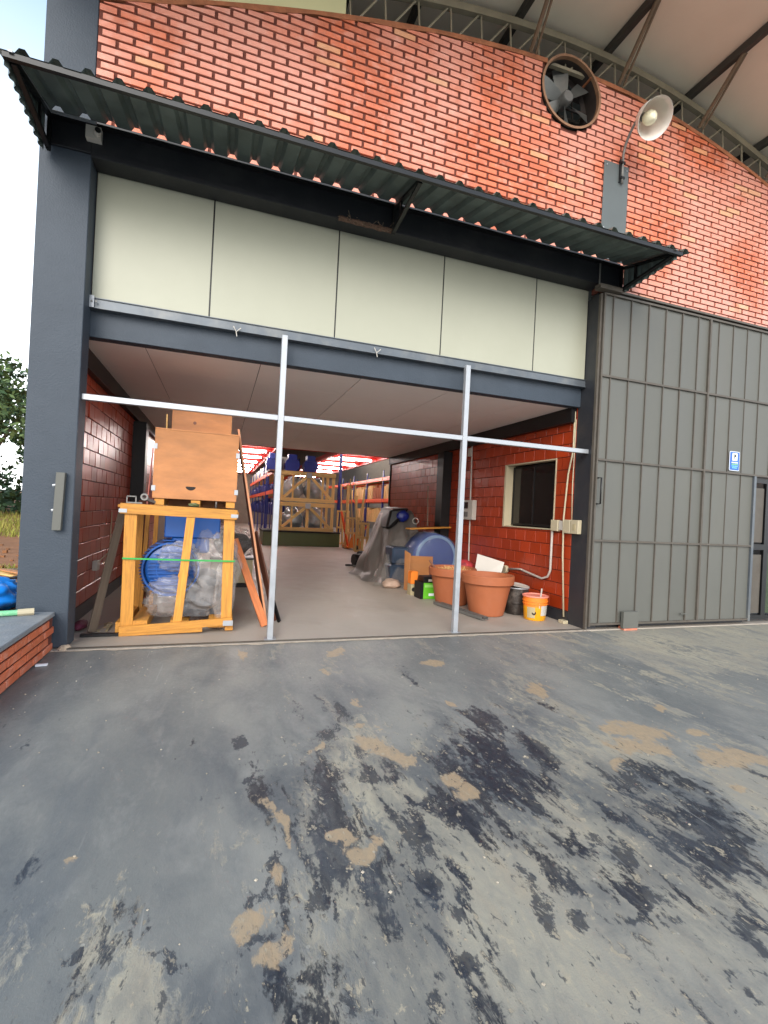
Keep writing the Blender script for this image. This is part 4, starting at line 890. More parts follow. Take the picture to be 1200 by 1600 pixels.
dr = T('blue_drum', 'round blue drum wrapped in clear plastic lying on its side by the right wall', 'drum', (4.34, 4.1, .013))
P('shell', MB().lathe([(0, 0), (.42, .0), (.47, .02), (.5, .06), (.5, .62), (.47, .66), (0, .66)], (4.34, 3.74, .62), (0, 1, 0), 48, .05), mat('drum_blue', L(16, 56, 128), .38, var=.12, scale=4), dr, smooth=40)
P('rim', MB().lathe([(.40, -.012), (.43, -.02), (.46, -.012), (.46, .01)], (4.34, 3.74, .62), (0, 1, 0), 48), mat('drum_rim', L(110, 140, 176), .4), dr, smooth=40)
P('cradle', MB().box((4.0, 3.8, .013), (4.7, 4.3, .14)), m_dkwood, dr)
P('film', MB().lathe([(0, -.02), (.3, -.05), (.44, -.04), (.52, .05), (.53, .3), (.53, .6), (.4, .7), (0, .71)], (4.34, 3.74, .62), (0, 1, 0), 64, .12), m_drumfilm, dr, smooth=True)
tb_ = T('loose_board', 'orange board lying flat on top of the blue drum', 'board', (4.3, 4.15, 1.19)); board('plank', (3.80, 4.05, 1.185), (4.82, 4.2, 1.245), .22, .03, m_wood, tb_)
o = P('broom_stick', MB().tube([(4.36, 4.3, 1.245), (4.33, 4.32, 2.14)], .013, 8), m_greyw, org=(4.36, 4.3, 1.24)); tag(o, 'pale stick standing upright on the loose board on the drum', 'stick')
pf = T('plywood_offcut', 'bent orange plywood offcut standing in front of the blue drum', 'board', (3.75, 3.45, .013))
P('sheet', MB().poly([(3.53, 3.30, .014), (3.53, 3.30, .73), (3.60, 3.31, .68), (4.12, 3.42, .66), (4.12, 3.42, .36), (4.02, 3.40, .27), (3.86, 3.37, .25), (3.76, 3.35, .2), (3.72, 3.34, .014)], (.004, .016, 0)), m_ply, pf)
P('side', MB().hexa([(3.49, 3.34, .014), (3.505, 3.34, .014), (3.545, 3.2, .014), (3.53, 3.2, .014), (3.47, 3.34, .78), (3.485, 3.34, .78), (3.545, 3.2, .73), (3.53, 3.2, .73)]), m_ply, pf)
o = P('stone_lump', crumple((3.30, 3.55, .09), (.17, .13, .09), 2, 24, 16, .25, .014), mat('dusty_film', L(176, 150, 132), .6, var=.2), smooth=True, org=(3.3, 3.55, .013)); tag(o, 'crumpled dusty bundle on the floor left of the plywood offcut', 'bundle')
gx = T('green_box', 'green and black printed box beside the terracotta pots', 'box', (3.6, 2.45, .013))
P('carton', MB().box((3.46, 2.32, .014), (3.76, 2.62, .30)), m_green, gx, bev=.004)
P('top_panel', MB().hexa([(3.455, 2.312, .301), (3.765, 2.312, .301), (3.765, 2.62, .301), (3.455, 2.62, .301), (3.47, 2.34, .40), (3.75, 2.34, .40), (3.75, 2.60, .40), (3.47, 2.60, .40)]), m_black, gx)
P('print', MB().box((3.54, 2.308, .325), (3.72, 2.311, .365)), m_white, gx); P('print', MB().box((3.56, 2.314, .07), (3.66, 2.318, .115)), m_signw, gx); P('print', MB().box((3.48, 2.314, .22), (3.70, 2.318, .27)), mat('light_green_print', L(150, 214, 110), .5), gx)
P('black_side', MB().box((3.40, 2.32, .014), (3.455, 2.6, .31)), m_black, gx)
ox = T('orange_box', 'narrow orange and white box standing left of the green box', 'box', (3.42, 2.75, .013)); P('carton', MB().box((3.37, 2.70, .22), (3.50, 2.86, .45)), m_oran2, ox, bev=.004); P('lower_print', MB().box((3.37, 2.70, .014), (3.50, 2.86, .218)), m_card, ox); P('wheel_print', MB().lathe([(0, 0), (.04, 0), (.04, .002)], (3.43, 2.699, .12), (0, -1, 0), 16), m_dark, ox)
# pots
potp = [(.0, .0), (.245, 0), (.262, .01), (.278, .08), (.352, .455), (.357, .47), (.385, .475), (.40, .49), (.405, .60), (.395, .615), (.372, .615), (.362, .60), (.345, .50), (.335, .48)]
pt = T('terracotta_pot', 'nearer large terracotta pot standing on the floor by the pail', 'pot', (3.98, 1.08, .013), 'large terracotta pots')
P('shell', MB().lathe(potp, (3.98, 1.08, .014), (0, 0, 1), 56), m_terra, pt, smooth=35)
P('soil', MB().grid([[(3.98 + (r * .345 / 6) * math.cos(a), 1.08 + (r * .345 / 6) * math.sin(a), .545 + .02 * mnoise.noise(Vector((r, a * 2, 1)))) for a in np.linspace(0, 2 * math.pi, 25)] for r in range(7)]), m_soil, pt, smooth=True)
p2 = copy_tree(pt); p2.location = (3.80, 1.92, .013); p2['label'] = 'farther large terracotta pot, half hidden by the galvanised post'; p2.rotation_euler = (0, 0, 1.3)
o = board('wood_stub', (3.55, 2.0, .55), (3.42, 2.04, .73), .07, .03, m_dkwood, None); tag(o, 'brown wood offcut sticking up from the farther terracotta pot', 'offcut')
o = P('dry_roots', MB(), m_palew, org=(3.8, 1.92, .6)) if False else None
mb = MB()
for i in range(120):
    a = random.uniform(0, 6.28); r = random.uniform(.05, .3); x, y = 3.80 + r * math.cos(a), 1.92 + r * math.sin(a); mb.bar((x, y, .56), (x + random.uniform(-.06, .06), y + random.uniform(-.06, .06), .585 + random.uniform(0, .05)), .005, .005)
o = P('straw', mb, m_palew, p2, kind='stuff')
# channel on the floor
ch = T('steel_channel', 'dark steel channel lying on the floor in front of the terracotta pots', 'channel', (3.6, 1.2, .013)); P('profile', MB().bar((3.50, 1.86, .03), (3.70, .64, .03), .11, .006).bar((3.447, 1.86, .045), (3.647, .64, .045), .006, .045).bar((3.553, 1.86, .045), (3.753, .64, .045), .006, .045).bar((3.5, 1.86, .064), (3.7, .64, .064), .03, .004), m_steel, ch)
# pail
pl = T('paint_pail', 'yellow and orange paint pail with a salmon lid near the corner post', 'pail', (4.56, .66, .013))
P('bucket', MB().lathe([(0, 0), (.148, 0), (.155, .01), (.17, .20)], (4.56, .66, .014), (0, 0, 1), 40), m_yel, pl, smooth=40)
P('upper_band', MB().lathe([(.170, .2), (.172, .23), (.182, .235), (.182, .245), (.174, .25), (.175, .27), (.186, .275), (.186, .29), (.178, .295), (.18, .34)], (4.56, .66, .014), (0, 0, 1), 40), m_oran2, pl, smooth=30)
P('lid', MB().lathe([(.18, .34), (.192, .345), (.192, .362), (.175, .366), (.17, .355), (0, .352)], (4.56, .66, .014), (0, 0, 1), 40), m_lid, pl, smooth=30)
def arcpatch(c, r0, r1, a0, a1, z0, z1): return MB().grid([[(c[0] + r_ * math.cos(rad(a)), c[1] + r_ * math.sin(rad(a)), c[2] + z) for a in np.linspace(a0, a1, 9)] for z, r_ in ((z0, r0), (z1, r1))])
P('label_print', arcpatch((4.56, .66, .014), .165, .1745, 265, 325, .08, .225), m_white, pl); P('label_print', arcpatch((4.56, .66, .014), .165, .1745, 195, 235, .04, .2), m_card, pl)
P('logo_print', MB().lathe([(.0, 0), (.03, 0), (.03, .002)], (4.452, .530, .13), (-.65, -.75, .05), 18), m_dark, pl)
P('brush_handle', MB().bar((4.52, .50, .20), (4.535, .485, .50), .018, .01), m_white, pl)
# metal box with white plate
dk_ = T('black_metal_drum', 'dark metal drum with a silver band behind the paint pail', 'drum', (4.5, 1.06, .013))
P('body', MB().lathe([(0, 0), (.17, 0), (.18, .02), (.18, .16), (.186, .17), (.186, .19), (.18, .2), (.18, .40), (0, .40)], (4.52, 1.08, .014), (0, 0, 1), 32), mat('scuffed_black', L(58, 52, 48), .45, .4, var=.3, scale=8, dirt=L(150, 140, 130), damt=.6, dscale=6), dk_, smooth=30)
P('rim', MB().lathe([(.18, .40), (.19, .405), (.19, .42), (.17, .42)], (4.52, 1.08, .014), (0, 0, 1), 32), m_galv, dk_, smooth=30)
o = P('white_plate', MB().lathe([(0, .0), (.12, 0), (.19, .025), (.185, .03), (.12, .008), (0, .008)], (4.52, 1.08, .44), (.1, -.1, 1), 28), m_white, smooth=30, org=(4.52, 1.08, .44)); tag(o, 'shallow white plate lying on the dark metal drum', 'plate')
o = P('grey_tile', MB().hexa([(4.22, 1.95, .40), (4.60, 1.75, .36), (4.62, 1.78, .36), (4.24, 1.98, .40), (4.30, 1.98, .86), (4.72, 1.78, .74), (4.74, 1.81, .74), (4.32, 2.01, .86)]), m_white, org=(4.4, 1.9, .4)); tag(o, 'pale square tile propped up behind the nearer terracotta pot', 'tile')
bx = T('cardboard_box', 'low cardboard box holding junk against the right wall', 'box', (4.45, 1.95, .013)); P('carton', MB().box((4.15, 1.7, .014), (4.8, 2.6, .38)), m_dkwood, bx, bev=.004)
cp_ = T('peaked_hat', 'red and black cap lying on the clutter between the pots', 'cap', (4.18, 2.3, .44)); P('crown', crumple((4.22, 2.28, .60), (.16, .16, .12), 3, 28, 16, .12, .52), mat('cap_red', L(176, 50, 56), .7, var=.3, scale=14, dirt=L(24, 16, 18), damt=.95, dscale=9), cp_, smooth=True); P('peak', MB().lathe([(0, .0), (.15, 0), (.16, .012), (0, .012)], (4.08, 2.2, .53), (0, -.1, 1), 20), mat('cap_black', L(34, 20, 26), .7), cp_, smooth=30)
o = P('white_cup', MB().lathe([(0, 0), (.05, 0), (.06, .13), (.055, .13)], (4.24, 2.15, .39), (0, 0, 1), 18), m_white, smooth=30, org=(4.24, 2.15, .39)); tag(o, 'white cup under the red cap', 'cup')
# electrics on the right wall
eb = T('breaker_box', 'white breaker box on the right block wall', 'breaker box', (4.86, 3.3, 1.6)); P('case', MB().box((4.79, 3.12, 1.44), (4.888, 3.58, 1.84)), m_white, eb, bev=.008); P('dark_door', MB().box((4.782, 3.30, 1.67), (4.79, 3.54, 1.80)), m_glassd, eb); P('dark_door', MB().box((4.782, 3.30, 1.50), (4.79, 3.54, 1.60)), m_steel, eb)
P('conduit', MB().tube([(4.87, 3.36, 1.84), (4.87, 3.4, 3.0)], .014, 8), m_white, eb); P('conduit', MB().tube([(4.87, 3.34, 1.44), (4.87, 3.30, .3)], .014, 8), m_white, eb); P('upper_box', MB().box((4.83, 3.4, 2.75), (4.888, 3.5, 2.92)), m_white, eb)
cd = T('grey_conduit', 'grey conduit bending down from the socket under the window', 'conduit', (4.86, .7, 1.3)); 
P('pipe', MB().tube([(4.86, .73, 1.35), (4.86, .73, .74), (4.86, .78, .64), (4.86, .92, .585), (4.86, 1.5, .66), (4.86, 1.85, .62)], .018, 10), mat('pvc_grey', L(176, 166, 158), .45), cd, smooth=True)
P('junction', MB().lathe([(0, 0), (.07, 0), (.075, .03), (.07, .06), (0, .06)], (4.885, 1.95, .60), (-1, 0, 0), 16), m_bone, cd, smooth=30)
so_ = T('switch_boxes', 'group of cream switch boxes on the wall and corner post', 'switch', (4.86, .5, 1.43)); P('box', MB().box((4.83, .58, 1.35), (4.888, .74, 1.52)), m_bone, so_, bev=.006); P('box', MB().box((4.845, .43, 1.37), (4.888, .575, 1.51)), m_white, so_, bev=.006); P('box', MB().box((4.82, .30, 1.33), (4.888, .425, 1.53)), m_bone, so_, bev=.006); P('box', MB().box((4.82, .13, 1.33), (4.888, .285, 1.53)), m_bone, so_, bev=.006); P('rocker', MB().box((4.812, .18, 1.38), (4.82, .23, 1.47)), m_card, so_)
wc = T('hanging_cable', 'beige conduit and cable running down beside the corner post', 'cable', (4.86, .35, 0)); P('cable', MB().tube([(4.87, .36, 3.12), (4.87, .36, 2.55), (4.85, .42, 2.2), (4.84, .46, 1.55), (4.84, .44, 1.0), (4.86, .38, .1)], .013, 8), m_bone, wc, smooth=True); P('cable', MB().tube([(4.87, .33, 3.0), (4.87, .34, 2.0), (4.87, .32, 1.53)], .008, 6), m_bone, wc, smooth=True); P('foot', MB().box((4.80, .30, .013), (4.88, .42, .06)), m_bone, wc, bev=.005); P('top_box', MB().box((4.84, .42, 2.98), (4.888, .54, 3.12)), m_white, wc, bev=.005)
# black motors behind the tarp
for i, (x, y, lb) in enumerate(((3.45, 7.0, 'small black motor on the floor behind the draped machine'), (3.85, 7.9, 'farther small black motor near the wall end'))):
    t = T('small_motor', lb, 'motor', (x, y, .013), 'small black motors'); P('body', MB().lathe([(0, 0), (.15, 0), (.16, .03), (.16, .3), (.15, .34), (0, .34)], (x, y, .2), (1, .2, 0), 20), m_black, t, smooth=30); P('base', MB().box((x - .02, y - .12, .014), (x + .32, y + .16, .06)), m_steel, t); P('cable_coil', MB().tube([(x - .1 + .12 * math.cos(a), y - .02 + .1 * math.sin(a), .03 + .004 * a) for a in np.linspace(0, 12, 40)], .009, 5), m_black, t)

# ================================================================== warehouse beyond
ob = T('olive_plinth', 'long olive green metal plinth carrying two stacked crates', 'plinth', (3.1, 14, .013)); P('front_sheet', MB().box((1.62, 13.5, .013), (4.63, 15.2, .54)), m_olive, ob, bev=.01); P('dark_top', MB().box((1.60, 13.48, .541), (4.65, 15.2, .60)), m_dark, ob)
def bigcrate(z0, z1, lbl):
    t = T('large_crate', lbl, 'crate', (3.25, 14, z0), 'large pale crates stacked on the olive plinth'); a, b, y = 2.18, 4.36, 13.55
    R_ = ((a, z0 + .07, b, z0 + .07, .14), (a, z1 - .09, b, z1 - .09, .16))
    for (xa, za, xb, zb, w_) in R_: board('rail', (xa, y, za), (xb, y, zb), w_, .05, m_palew, t, (0, 1, 0))
    for x in (a + .07, (a + b) / 2 + .02, b - .07, a + .5, b - .5): board('upright', (x, y + .05, z0 + .1), (x, y + .05, z1 - .1), .12 if x not in (a + .5, b - .5) else .07, .04, m_palew, t, (0, 1, 0))
    m_ = (a + b) / 2
    board('diagonal', (a + .15, y + .02, z0 + .15), (m_ - .05, y + .02, z1 - .18), .11, .04, m_palew, t, (0, 1, 0)); board('diagonal', (b - .15, y + .02, z0 + .15), (m_ + .09, y + .02, z1 - .18), .11, .04, m_palew, t, (0, 1, 0))
    for x in (a + .07, b - .07): board('upright', (x, y + 1.2, z0), (x, y + 1.2, z1), .12, .04, m_palew, t, (0, 1, 0)); board('rail', (x, y, z1 - .09), (x, y + 1.2, z1 - .09), .14, .04, m_palew, t)
    P('node_plate', MB().box((m_ - .08, y - .035, z1 - .24), (m_ + .12, y - .028, z1 - .03)), m_galv, t)
    for i, (x, w_) in enumerate(((2.75, .38), (3.65, .42))):
        o = P('wrapped_load', crumple((x, 14.1, (z0 + z1) / 2 - .1), (w_, .4, (z1 - z0) * .38), i + z0, 28, 20, .22), mat('silver_film', L(176, 184, 190), .25, .2, var=.2), smooth=True, org=(x, 14.1, z0)); tag(o, 'load in silvery film inside the %s crate on its %s side' % ('upper' if z0 > 1 else 'lower', 'left' if i == 0 else 'right'), 'load', 'wrapped loads inside the large crates')
    return t
bigcrate(.61, 1.74, 'lower pale timber crate with diagonal braces on the olive plinth'); bigcrate(1.76, 2.95, 'upper pale timber crate with diagonal braces, stacked on the other')
# upright posts and red deck overhead
K = 1.45
sx = lambda x: x * K
sy = lambda y: (y + 5.461) * K - 5.461
sz = lambda z: 1.5 + (z - 1.5) * K
DZ = sz(3.3)
dk = T('red_mezzanine', 'red steel mezzanine deck with rows of lit tubes over the aisles', 'mezzanine', (2, 22, DZ))
for (a, b) in ((-2, sx(1.58)), (sx(3.4), sx(5.13))):
    for j in range(-2, 7): P('deck_panel', MB().box((a, 14.9 + j * 2.97, DZ + .12), (b, 14.9 + j * 2.97 + 2.95, DZ + .16)), m_red, dk)
    for j in range(-1, 8): P('deck_joist', MB().box((a, 14.85 + j * 2.97, DZ), (b, 14.9 + j * 2.97, DZ + .115)), m_red, dk)
    for xx in (a, b): P('edge_beam', MB().box((xx - .06, 9, DZ - .05), (xx + .06, 35, DZ + .17)), m_red, dk)
for j in range(-2, 6):
    for (a, b, side) in ((sx(.15), sx(1.33), 'left aisle'), (sx(3.72), sx(4.86), 'right aisle')):
        y = sy(10.5) + j * 2.97; w5 = ('nearest in view', 'second in view', 'third in view', 'fourth in view', 'fifth in view', 'farthest', 'frontmost', 'next to frontmost')[j]
        t = T('tube_light', '%s of the lit tube lamps under the red deck over the %s' % (w5, side), 'lamp', ((a + b) / 2, y, DZ), 'lit tubes under the red deck')
        P('tube', MB().tube([(a, y, DZ - .05), (b, y, DZ - .05)], .045, 8), m_tube, t); P('fitting', MB().box((a, y - .06, DZ), (b, y + .06, DZ + .05)), m_white, t)
for (x, y) in ((4.98, 15.4), (2.2, 19.5)):
    o = P('deck_post', MB().box((x - .06, y - .06, .013), (x + .06, y + .06, DZ - .05)), m_dblue, org=(x, y, 0)); tag(o, 'blue steel post holding the red deck ' + ('just right of the large crates' if x > 3 else 'left of the large crates'), 'post', 'blue deck posts')
def rack(x0, x1, ys, lv, lbl):
    t = T('pallet_rack', lbl, 'rack', ((x0 + x1) / 2, ys[0], .013))
    for y in ys:
        for x in (x0 + .04, x1 - .04): P('upright', MB().box((x - .03, y - .04, .013), (x + .03, y + .04, DZ - .4)), m_dblue, t)
    for z in lv:
        for a, b in zip(ys[:-1], ys[1:]):
            for x in (x0, x1 - .05): P('beam', MB().box((x - .012, a + .045, z - .09), (x + .05, b - .045, z + .09)), m_orange, t)
            P('shelf', MB().box((x0 + .06, a + .05, z + .02), (x1 - .06, b - .05, z + .05)), m_palew, t)
    return t
LX, RX = sx(1.5), sx(5.5)
rack(LX, LX + 1.1, [sy(9.4) + 2.9 * i for i in range(7)], (sz(1.97), sz(2.6)), 'orange and blue pallet rack along the left aisle')
rack(RX, RX + 1.1, [sy(9.0) + 2.9 * i for i in range(7)], (sz(1.93), sz(2.70)), 'orange and blue pallet rack at the right of the aisle')
for k, (z, m_, nm, lb, grp, h, cat_) in enumerate(((sz(2.6) + .06, m_white, 'white_box', 'white box in the row on the top shelf of the left rack', 'white boxes on the left rack', .62, 'box'), (sz(1.97) + .06, m_dblue, 'boxed_motor', 'blue painted motor in the row on the middle shelf of the left rack', 'blue motors on the left rack', .55, 'motor'), (1.1, m_dblue, 'boxed_motor', 'blue painted motor in the row low down in the left rack', 'blue motors low in the left rack', .8, 'motor'))):
    y = sy(9.4) + .3
    while y < 33:
        w_ = random.uniform(.6, .9); hh = h * random.uniform(.7, 1.1)
        mb = MB()
        if cat_ == 'box': mb.box((LX + .1, y, z), (LX + .7, y + w_, z + hh)); o = P(nm, mb, [m_white, m_white, m_bone][random.randrange(3)], bev=.01, org=(LX + .4, y, z))
        else: mb.lathe([(0, 0), (hh * .38, 0), (hh * .42, .03), (hh * .42, .5), (0, .54)], (LX + .08, y + w_ / 2, z + hh * .43), (1, 0, 0), 14).box((LX + .2, y + w_ * .3, z + hh * .8), (LX + .45, y + w_ * .7, z + hh)); o = P(nm, mb, m_, smooth=35, org=(LX + .3, y, z))
        tag(o, lb, cat_, grp); y += w_ + random.uniform(.05, .3)
# big dark blue motors above the crates
for i, x in enumerate((2.1, 2.9, 3.7)):
    o = P('dark_blue_motor', MB().lathe([(0, 0), (.28, 0), (.32, .05), (.32, .6), (0, .65)], (x, 15.5, 3.36), (0, 1, 0), 18).box((x - .2, 15.45, 3.55), (x + .16, 15.9, 3.8)).box((x - .3, 15.48, 3.1), (x - .16, 15.9, 3.5)), m_dblue, smooth=35, org=(x, 15.5, 3)); tag(o, '%s of the three big dark blue motors on the high shelf above the crates' % ('left', 'middle', 'right')[i], 'motor', 'dark blue motors above the crates')
o = P('high_shelf', MB().box((1.9, 15.3, 3.02), (4.6, 16.6, 3.09)), m_dkwood, org=(2.6, 15.9, 2.9)); tag(o, 'brown shelf carrying dark blue motors behind the upper crate', 'shelf')
for k, (z, n_) in enumerate(((sz(1.93) + .06, 24), (.95, 20))):
    for i in range(n_):
        y = sy(9.2) + i * .38; m_ = m_cart if 8 <= i <= 11 and k == 0 else (m_dblue if i in (7, 15) else m_palew); h = random.uniform(.62, .82)
        o = P('standing_board', MB().box((RX + .08, y, z), (RX + .8, y + .30, z + h)), m_, org=(RX + .4, y, z)); tag(o, ('%s board standing on the shelf between the orange beams of the right rack' if k == 0 else '%s board standing under the lower orange beam of the right rack') % ('brown' if m_ is m_cart else 'dark blue' if m_ is m_dblue else 'pale'), 'board', 'boards standing on the right rack' if k == 0 else 'boards standing under the right rack')
# loose crates and leaning laths in front of the right rack
for i, (x, y, w_, h, lb) in enumerate(((5.0, 13.0, .5, 1.25, 'tall pale slatted crate standing in front of the right rack'), (4.95, 11.4, .45, 1.1, 'shorter pale slatted crate nearer the wall end'), (5.15, 15.2, .5, 1.5, 'far pale slatted crate beside the blue deck post'))):
    t = T('slatted_crate', lb, 'crate', (x, y, .013), 'slatted crates by the right rack')
    for xx in (x - w_ / 2, x, x + w_ / 2): board('upright', (xx, y, .02), (xx, y, h), .07, .03, m_palew, t, (0, 1, 0))
    for z in (.06, h * .5, h - .04): board('rail', (x - w_ / 2 - .04, y - .03, z), (x + w_ / 2 + .04, y - .03, z), .08, .025, m_palew, t, (0, 1, 0))
    for k in range(4): board('slat', (x - w_ / 2 + k * .14, y + .06, .1), (x - w_ / 2 + .05 + k * .13, y + .06, h - .1), .06, .02, m_palew, t, (0, 1, 0))
for i in range(9):
    x = 4.78 + (i % 5) * .14; y = 11.8 + i * .35; o = board('timber_lath', (x, y, .02), (x + random.uniform(-.25, .4), y + .3, random.uniform(1.9, 2.75)), .07, .03, m_palew, None, (0, 1, 0)); tag(o, 'long pale timber lath leaning against the right rack', 'lath', 'laths leaning on the right rack')
jk = T('pallet_truck', 'orange hand pallet truck parked by the blue deck post', 'pallet truck', (5.0, 12.6, .013))
P('fork', MB().bar((4.78, 12.5, .09), (4.9, 13.7, .09), .16, .06), m_oran2, jk); P('fork', MB().bar((5.12, 12.4, .09), (5.24, 13.6, .09), .16, .06), m_oran2, jk)
P('body', MB().poly([(4.72, 12.4, .1), (5.25, 12.3, .1), (5.12, 12.32, .5), (4.92, 12.36, .62), (4.8, 12.38, .45)], (.02, .14, 0)), m_oran2, jk); P('handle', MB().tube([(5.0, 12.3, .35), (5.3, 12.1, .9), (5.38, 12.05, 1.05)], .025, 8), m_orange, jk); P('wheel', MB().lathe([(0, -.05), (.09, -.05), (.09, .05), (0, .05)], (5.0, 12.3, .11), (1, 0, 0), 16), m_black, jk, smooth=30)
o = P('leaning_beam', MB().bar((4.86, 12.9, .02), (4.58, 13.2, 1.45), .09, .05), m_orange, org=(4.8, 13, 0)); tag(o, 'orange rack beam leaning on the blue deck post', 'beam')
# shell of the hall
m_shell = mat('hall_wall', L(128, 116, 104), .8, var=.1)
sh = T('hall_shell', 'dark metal walls enclosing the far warehouse', 'building', (6, 20, 0)); P('side_wall', MB().box((-1.79, .27, .02), (-1.75, 36, 8)), m_shell, sh); P('back_wall', MB().box((-1.79, 36, 0), (16, 36.1, 8)), m_shell, sh); P('side_wall', MB().box((16, .27, 0), (16.1, 36, 8)), m_shell, sh); P('front_wall', MB().box((9.82, .0, 0), (16, .2, 8)), m_dark, sh)

# ================================================================== outside left
m_leaf = [mat('leaf_dark', L(60, 82, 48), .6, var=.3, scale=8, orand=.35), mat('leaf_light', L(104, 124, 74), .6, var=.3, scale=8, orand=.35)]
m_bark = mat('pale_bark', L(150, 132, 112), .9, var=.2, scale=5, bump=.4)
def tree(x, y, h, r, lbl, seed, zt=.8, dens=3800):
    rnd = random.Random(seed); t = T('tree', lbl, 'tree', (x, y, zt), 'trees behind the dirt plot')
    mb = MB()
    for k in range(4):
        a = rnd.uniform(0, 6.28); s_ = rnd.uniform(.3, .6); mb.tube([(x + .1 * k, y, zt - .1), (x + .1 * k + math.cos(a) * s_ * .4, y + math.sin(a) * s_ * .4, zt + h * .2), (x + math.cos(a) * s_ * 1.6, y + math.sin(a) * s_, zt + h * .45), (x + math.cos(a) * s_ * 3, y + math.sin(a) * s_ * 2, zt + h * .75)], [.13, .10, .07, .03], 7)
    P('trunk', mb, m_bark, t, smooth=True)
    cl = [(Vector((rnd.gauss(0, r * .45), rnd.gauss(0, r * .45), h * rnd.uniform(.34, .97))), rnd.uniform(.25, .55) * r * .6) for _ in range(46)]
    for q in range(2):
        mb = MB()
        for i in range(dens):
            c, cr_ = cl[rnd.randrange(len(cl))]; dv = Vector((rnd.gauss(0, 1), rnd.gauss(0, 1), rnd.gauss(0, .7))); dv = dv.normalized() * cr_ * rnd.random() ** .4
            p = Vector((x, y, zt)) + c + dv; s_ = rnd.uniform(.07, .15)
            a = Vector((rnd.gauss(0, 1), rnd.gauss(0, 1), rnd.gauss(0, 1))).normalized() * s_; b = a.orthogonal().normalized() * s_ * .5
            o_ = len(mb.v); mb.v += [tuple(p - a), tuple(p + b), tuple(p + a), tuple(p - b)]; mb.f.append((o_, o_ + 1, o_ + 2, o_ + 3))
        P('crown', mb, m_leaf[q], t)
tree(-8.6, 15.5, 5.1, 2.5, 'leafy tree with pale forked trunks behind the dirt plot, nearest the column', 3)
tree(-14.5, 19, 8, 3.0, 'taller leafy tree further left behind the dirt plot', 8)
tree(-6.8, 21, 5.6, 2.4, 'farther leafy tree partly hidden by the column', 12)
mb = MB(); rnd = random.Random(4)
for i in range(9000):
    x = rnd.uniform(-26, -3); y = rnd.uniform(17, 24); z = .9 + abs(rnd.gauss(0, 1)) * .9 + mnoise.noise(Vector((x * .3, 0, 0))) * .8; s_ = rnd.uniform(.1, .2)
    a = Vector((rnd.gauss(0, 1), rnd.gauss(0, 1), rnd.gauss(0, 1))).normalized() * s_; b = a.orthogonal().normalized() * s_ * .5; p = Vector((x, y, max(.6, z)))
    o_ = len(mb.v); mb.v += [tuple(p - a), tuple(p + b), tuple(p + a), tuple(p - b)]; mb.f.append((o_, o_ + 1, o_ + 2, o_ + 3))
o = P('undergrowth', mb, m_leaf[0]); tag(o, 'dark green undergrowth at the foot of the trees', 'bushes', kind='stuff')
mb = MB()
for i in range(16000):
    y = 9.5 + rnd.random() ** 1.2 * 9 if i > 2500 else rnd.uniform(3.2, 4.0); x = -1.9 - rnd.random() * (y * .9 + 3); z = .27 + max(0, y - 8) * .035; h = rnd.uniform(.08, .3) if i > 2500 else rnd.uniform(.04, .12); l_ = rnd.uniform(-.08, .08); q = rnd.uniform(0, 3.1)
    o_ = len(mb.v); mb.v += [(x - .015 * math.cos(q), y - .015 * math.sin(q), z), (x + .015 * math.cos(q), y + .015 * math.sin(q), z), (x + l_, y + l_, z + h)]; mb.f.append((o_, o_ + 1, o_ + 2))
o = P('grass', mb, mat('dry_grass', L(140, 142, 62), .8, var=.3, scale=.6, orand=.35, dirt=L(188, 160, 84), damt=.7, dscale=.5)); tag(o, 'patch of green and yellowing grass beyond the red dirt', 'grass', kind='stuff')
mb = MB()
for i in range(260):
    x = -2.0 - rnd.random() * 7; y = rnd.uniform(3.5, 9); s_ = rnd.uniform(.02, .07); mb.box((x, y, .3), (x + s_, y + s_, .3 + s_ * .8))
o = P('clods', mb, m_dirt); tag(o, 'clods and pebbles scattered over the red dirt', 'clods', kind='stuff')
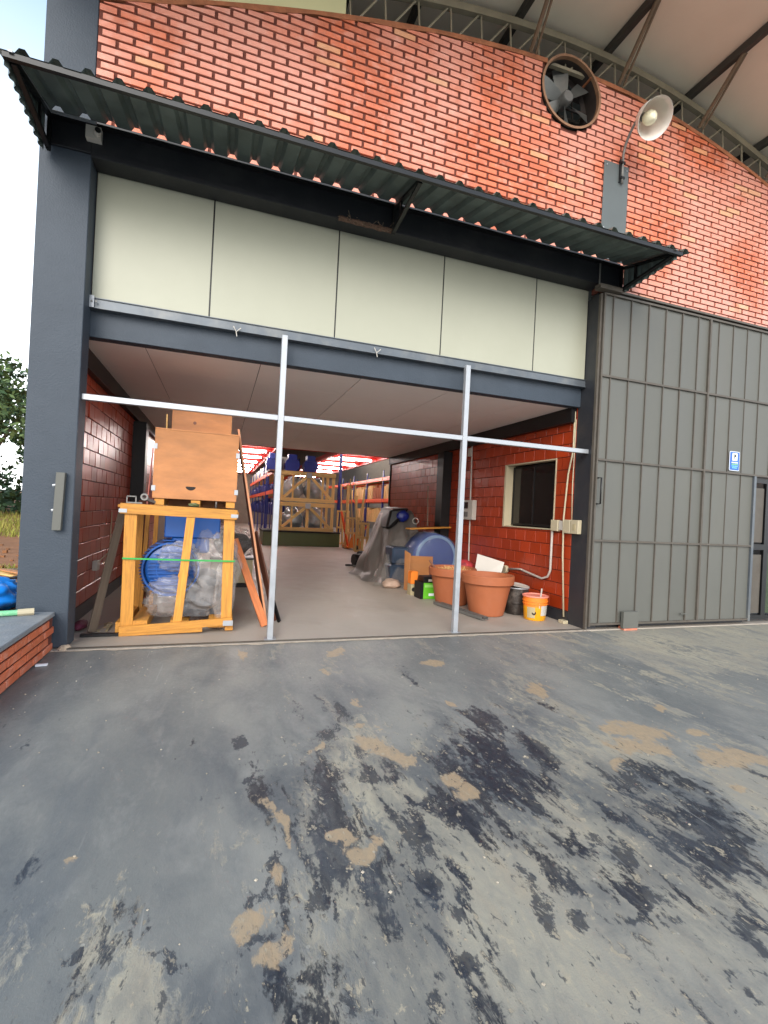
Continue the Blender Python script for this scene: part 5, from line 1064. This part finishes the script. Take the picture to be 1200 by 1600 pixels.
for i in range(12):
    x = -2.0 - rnd.random() * 1.3; y = 1.0 + i * .17; a = rnd.uniform(-.5, .5)
    o = board('scrap_board', (x - .35, y - a, .36 + rnd.uniform(0, .1)), (x + .35, y + a, .38 + rnd.uniform(0, .12)), .1, .02, [m_palew, m_greyw, m_dark, m_ply][i % 4], None); tag(o, 'scrap of board in the rubble pile behind the blue bag', 'board', 'scrap boards in the rubble pile')
bgp = T('blue_bag', 'bright blue plastic bag on the ground behind the low wall', 'bag', (-2.2, .38, .33)); P('bag', crumple((-2.30, .42, .46), (.38, .32, .19), 5, 48, 32, .22, .315), m_bag, bgp, smooth=True)
pp = T('green_pipe', 'green pipe with a whitish end lying on top of the low brick wall', 'pipe', (-1.85, -.2, .4)); P('pipe', MB().tube([(-2.6, -.42, .405), (-1.72, -.16, .405)], .026, 12), mat('pipe_green', L(118, 190, 140), .45, var=.1, dirt=L(210, 215, 190), damt=.7, dscale=6), pp, smooth=30); P('pipe_end', MB().tube([(-1.72, -.16, .405), (-1.60, -.125, .408)], .032, 12), m_bone, pp, smooth=30)
o = P('paper_scrap', MB().hexa([(-1.455, -.52, .003), (-1.37, -.51, .003), (-1.37, -.48, .003), (-1.455, -.49, .003), (-1.455, -.52, .02), (-1.37, -.51, .02), (-1.37, -.48, .02), (-1.455, -.49, .02)]), m_signw, org=(-1.41, -.5, 0)); tag(o, 'small white scrap on the ground near the low brick wall', 'paper')

mb = MB(); rnd = random.Random(11)
for i in range(700):
    x = rnd.uniform(-1.4, 8.5); y = -.1 - 4.2 * rnd.random() ** 1.5; s_ = rnd.uniform(.002, .009); a = rnd.uniform(0, 3)
    c_, d_ = math.cos(a) * s_, math.sin(a) * s_ * .6
    mb.hexa([(x - c_, y - d_, .001), (x + d_, y - c_, .001), (x + c_, y + d_, .001), (x - d_, y + c_, .001), (x - c_ * .6, y - d_ * .6, s_ * .7), (x + d_ * .6, y - c_ * .6, s_ * .7), (x + c_ * .6, y + d_ * .6, s_ * .7), (x - d_ * .6, y + c_ * .6, s_ * .7)])
o = P('grit', mb, mat('pale_grit', L(160, 150, 134), .9, orand=.3)); tag(o, 'crumbs of grit and mortar scattered over the yard', 'grit', kind='stuff')
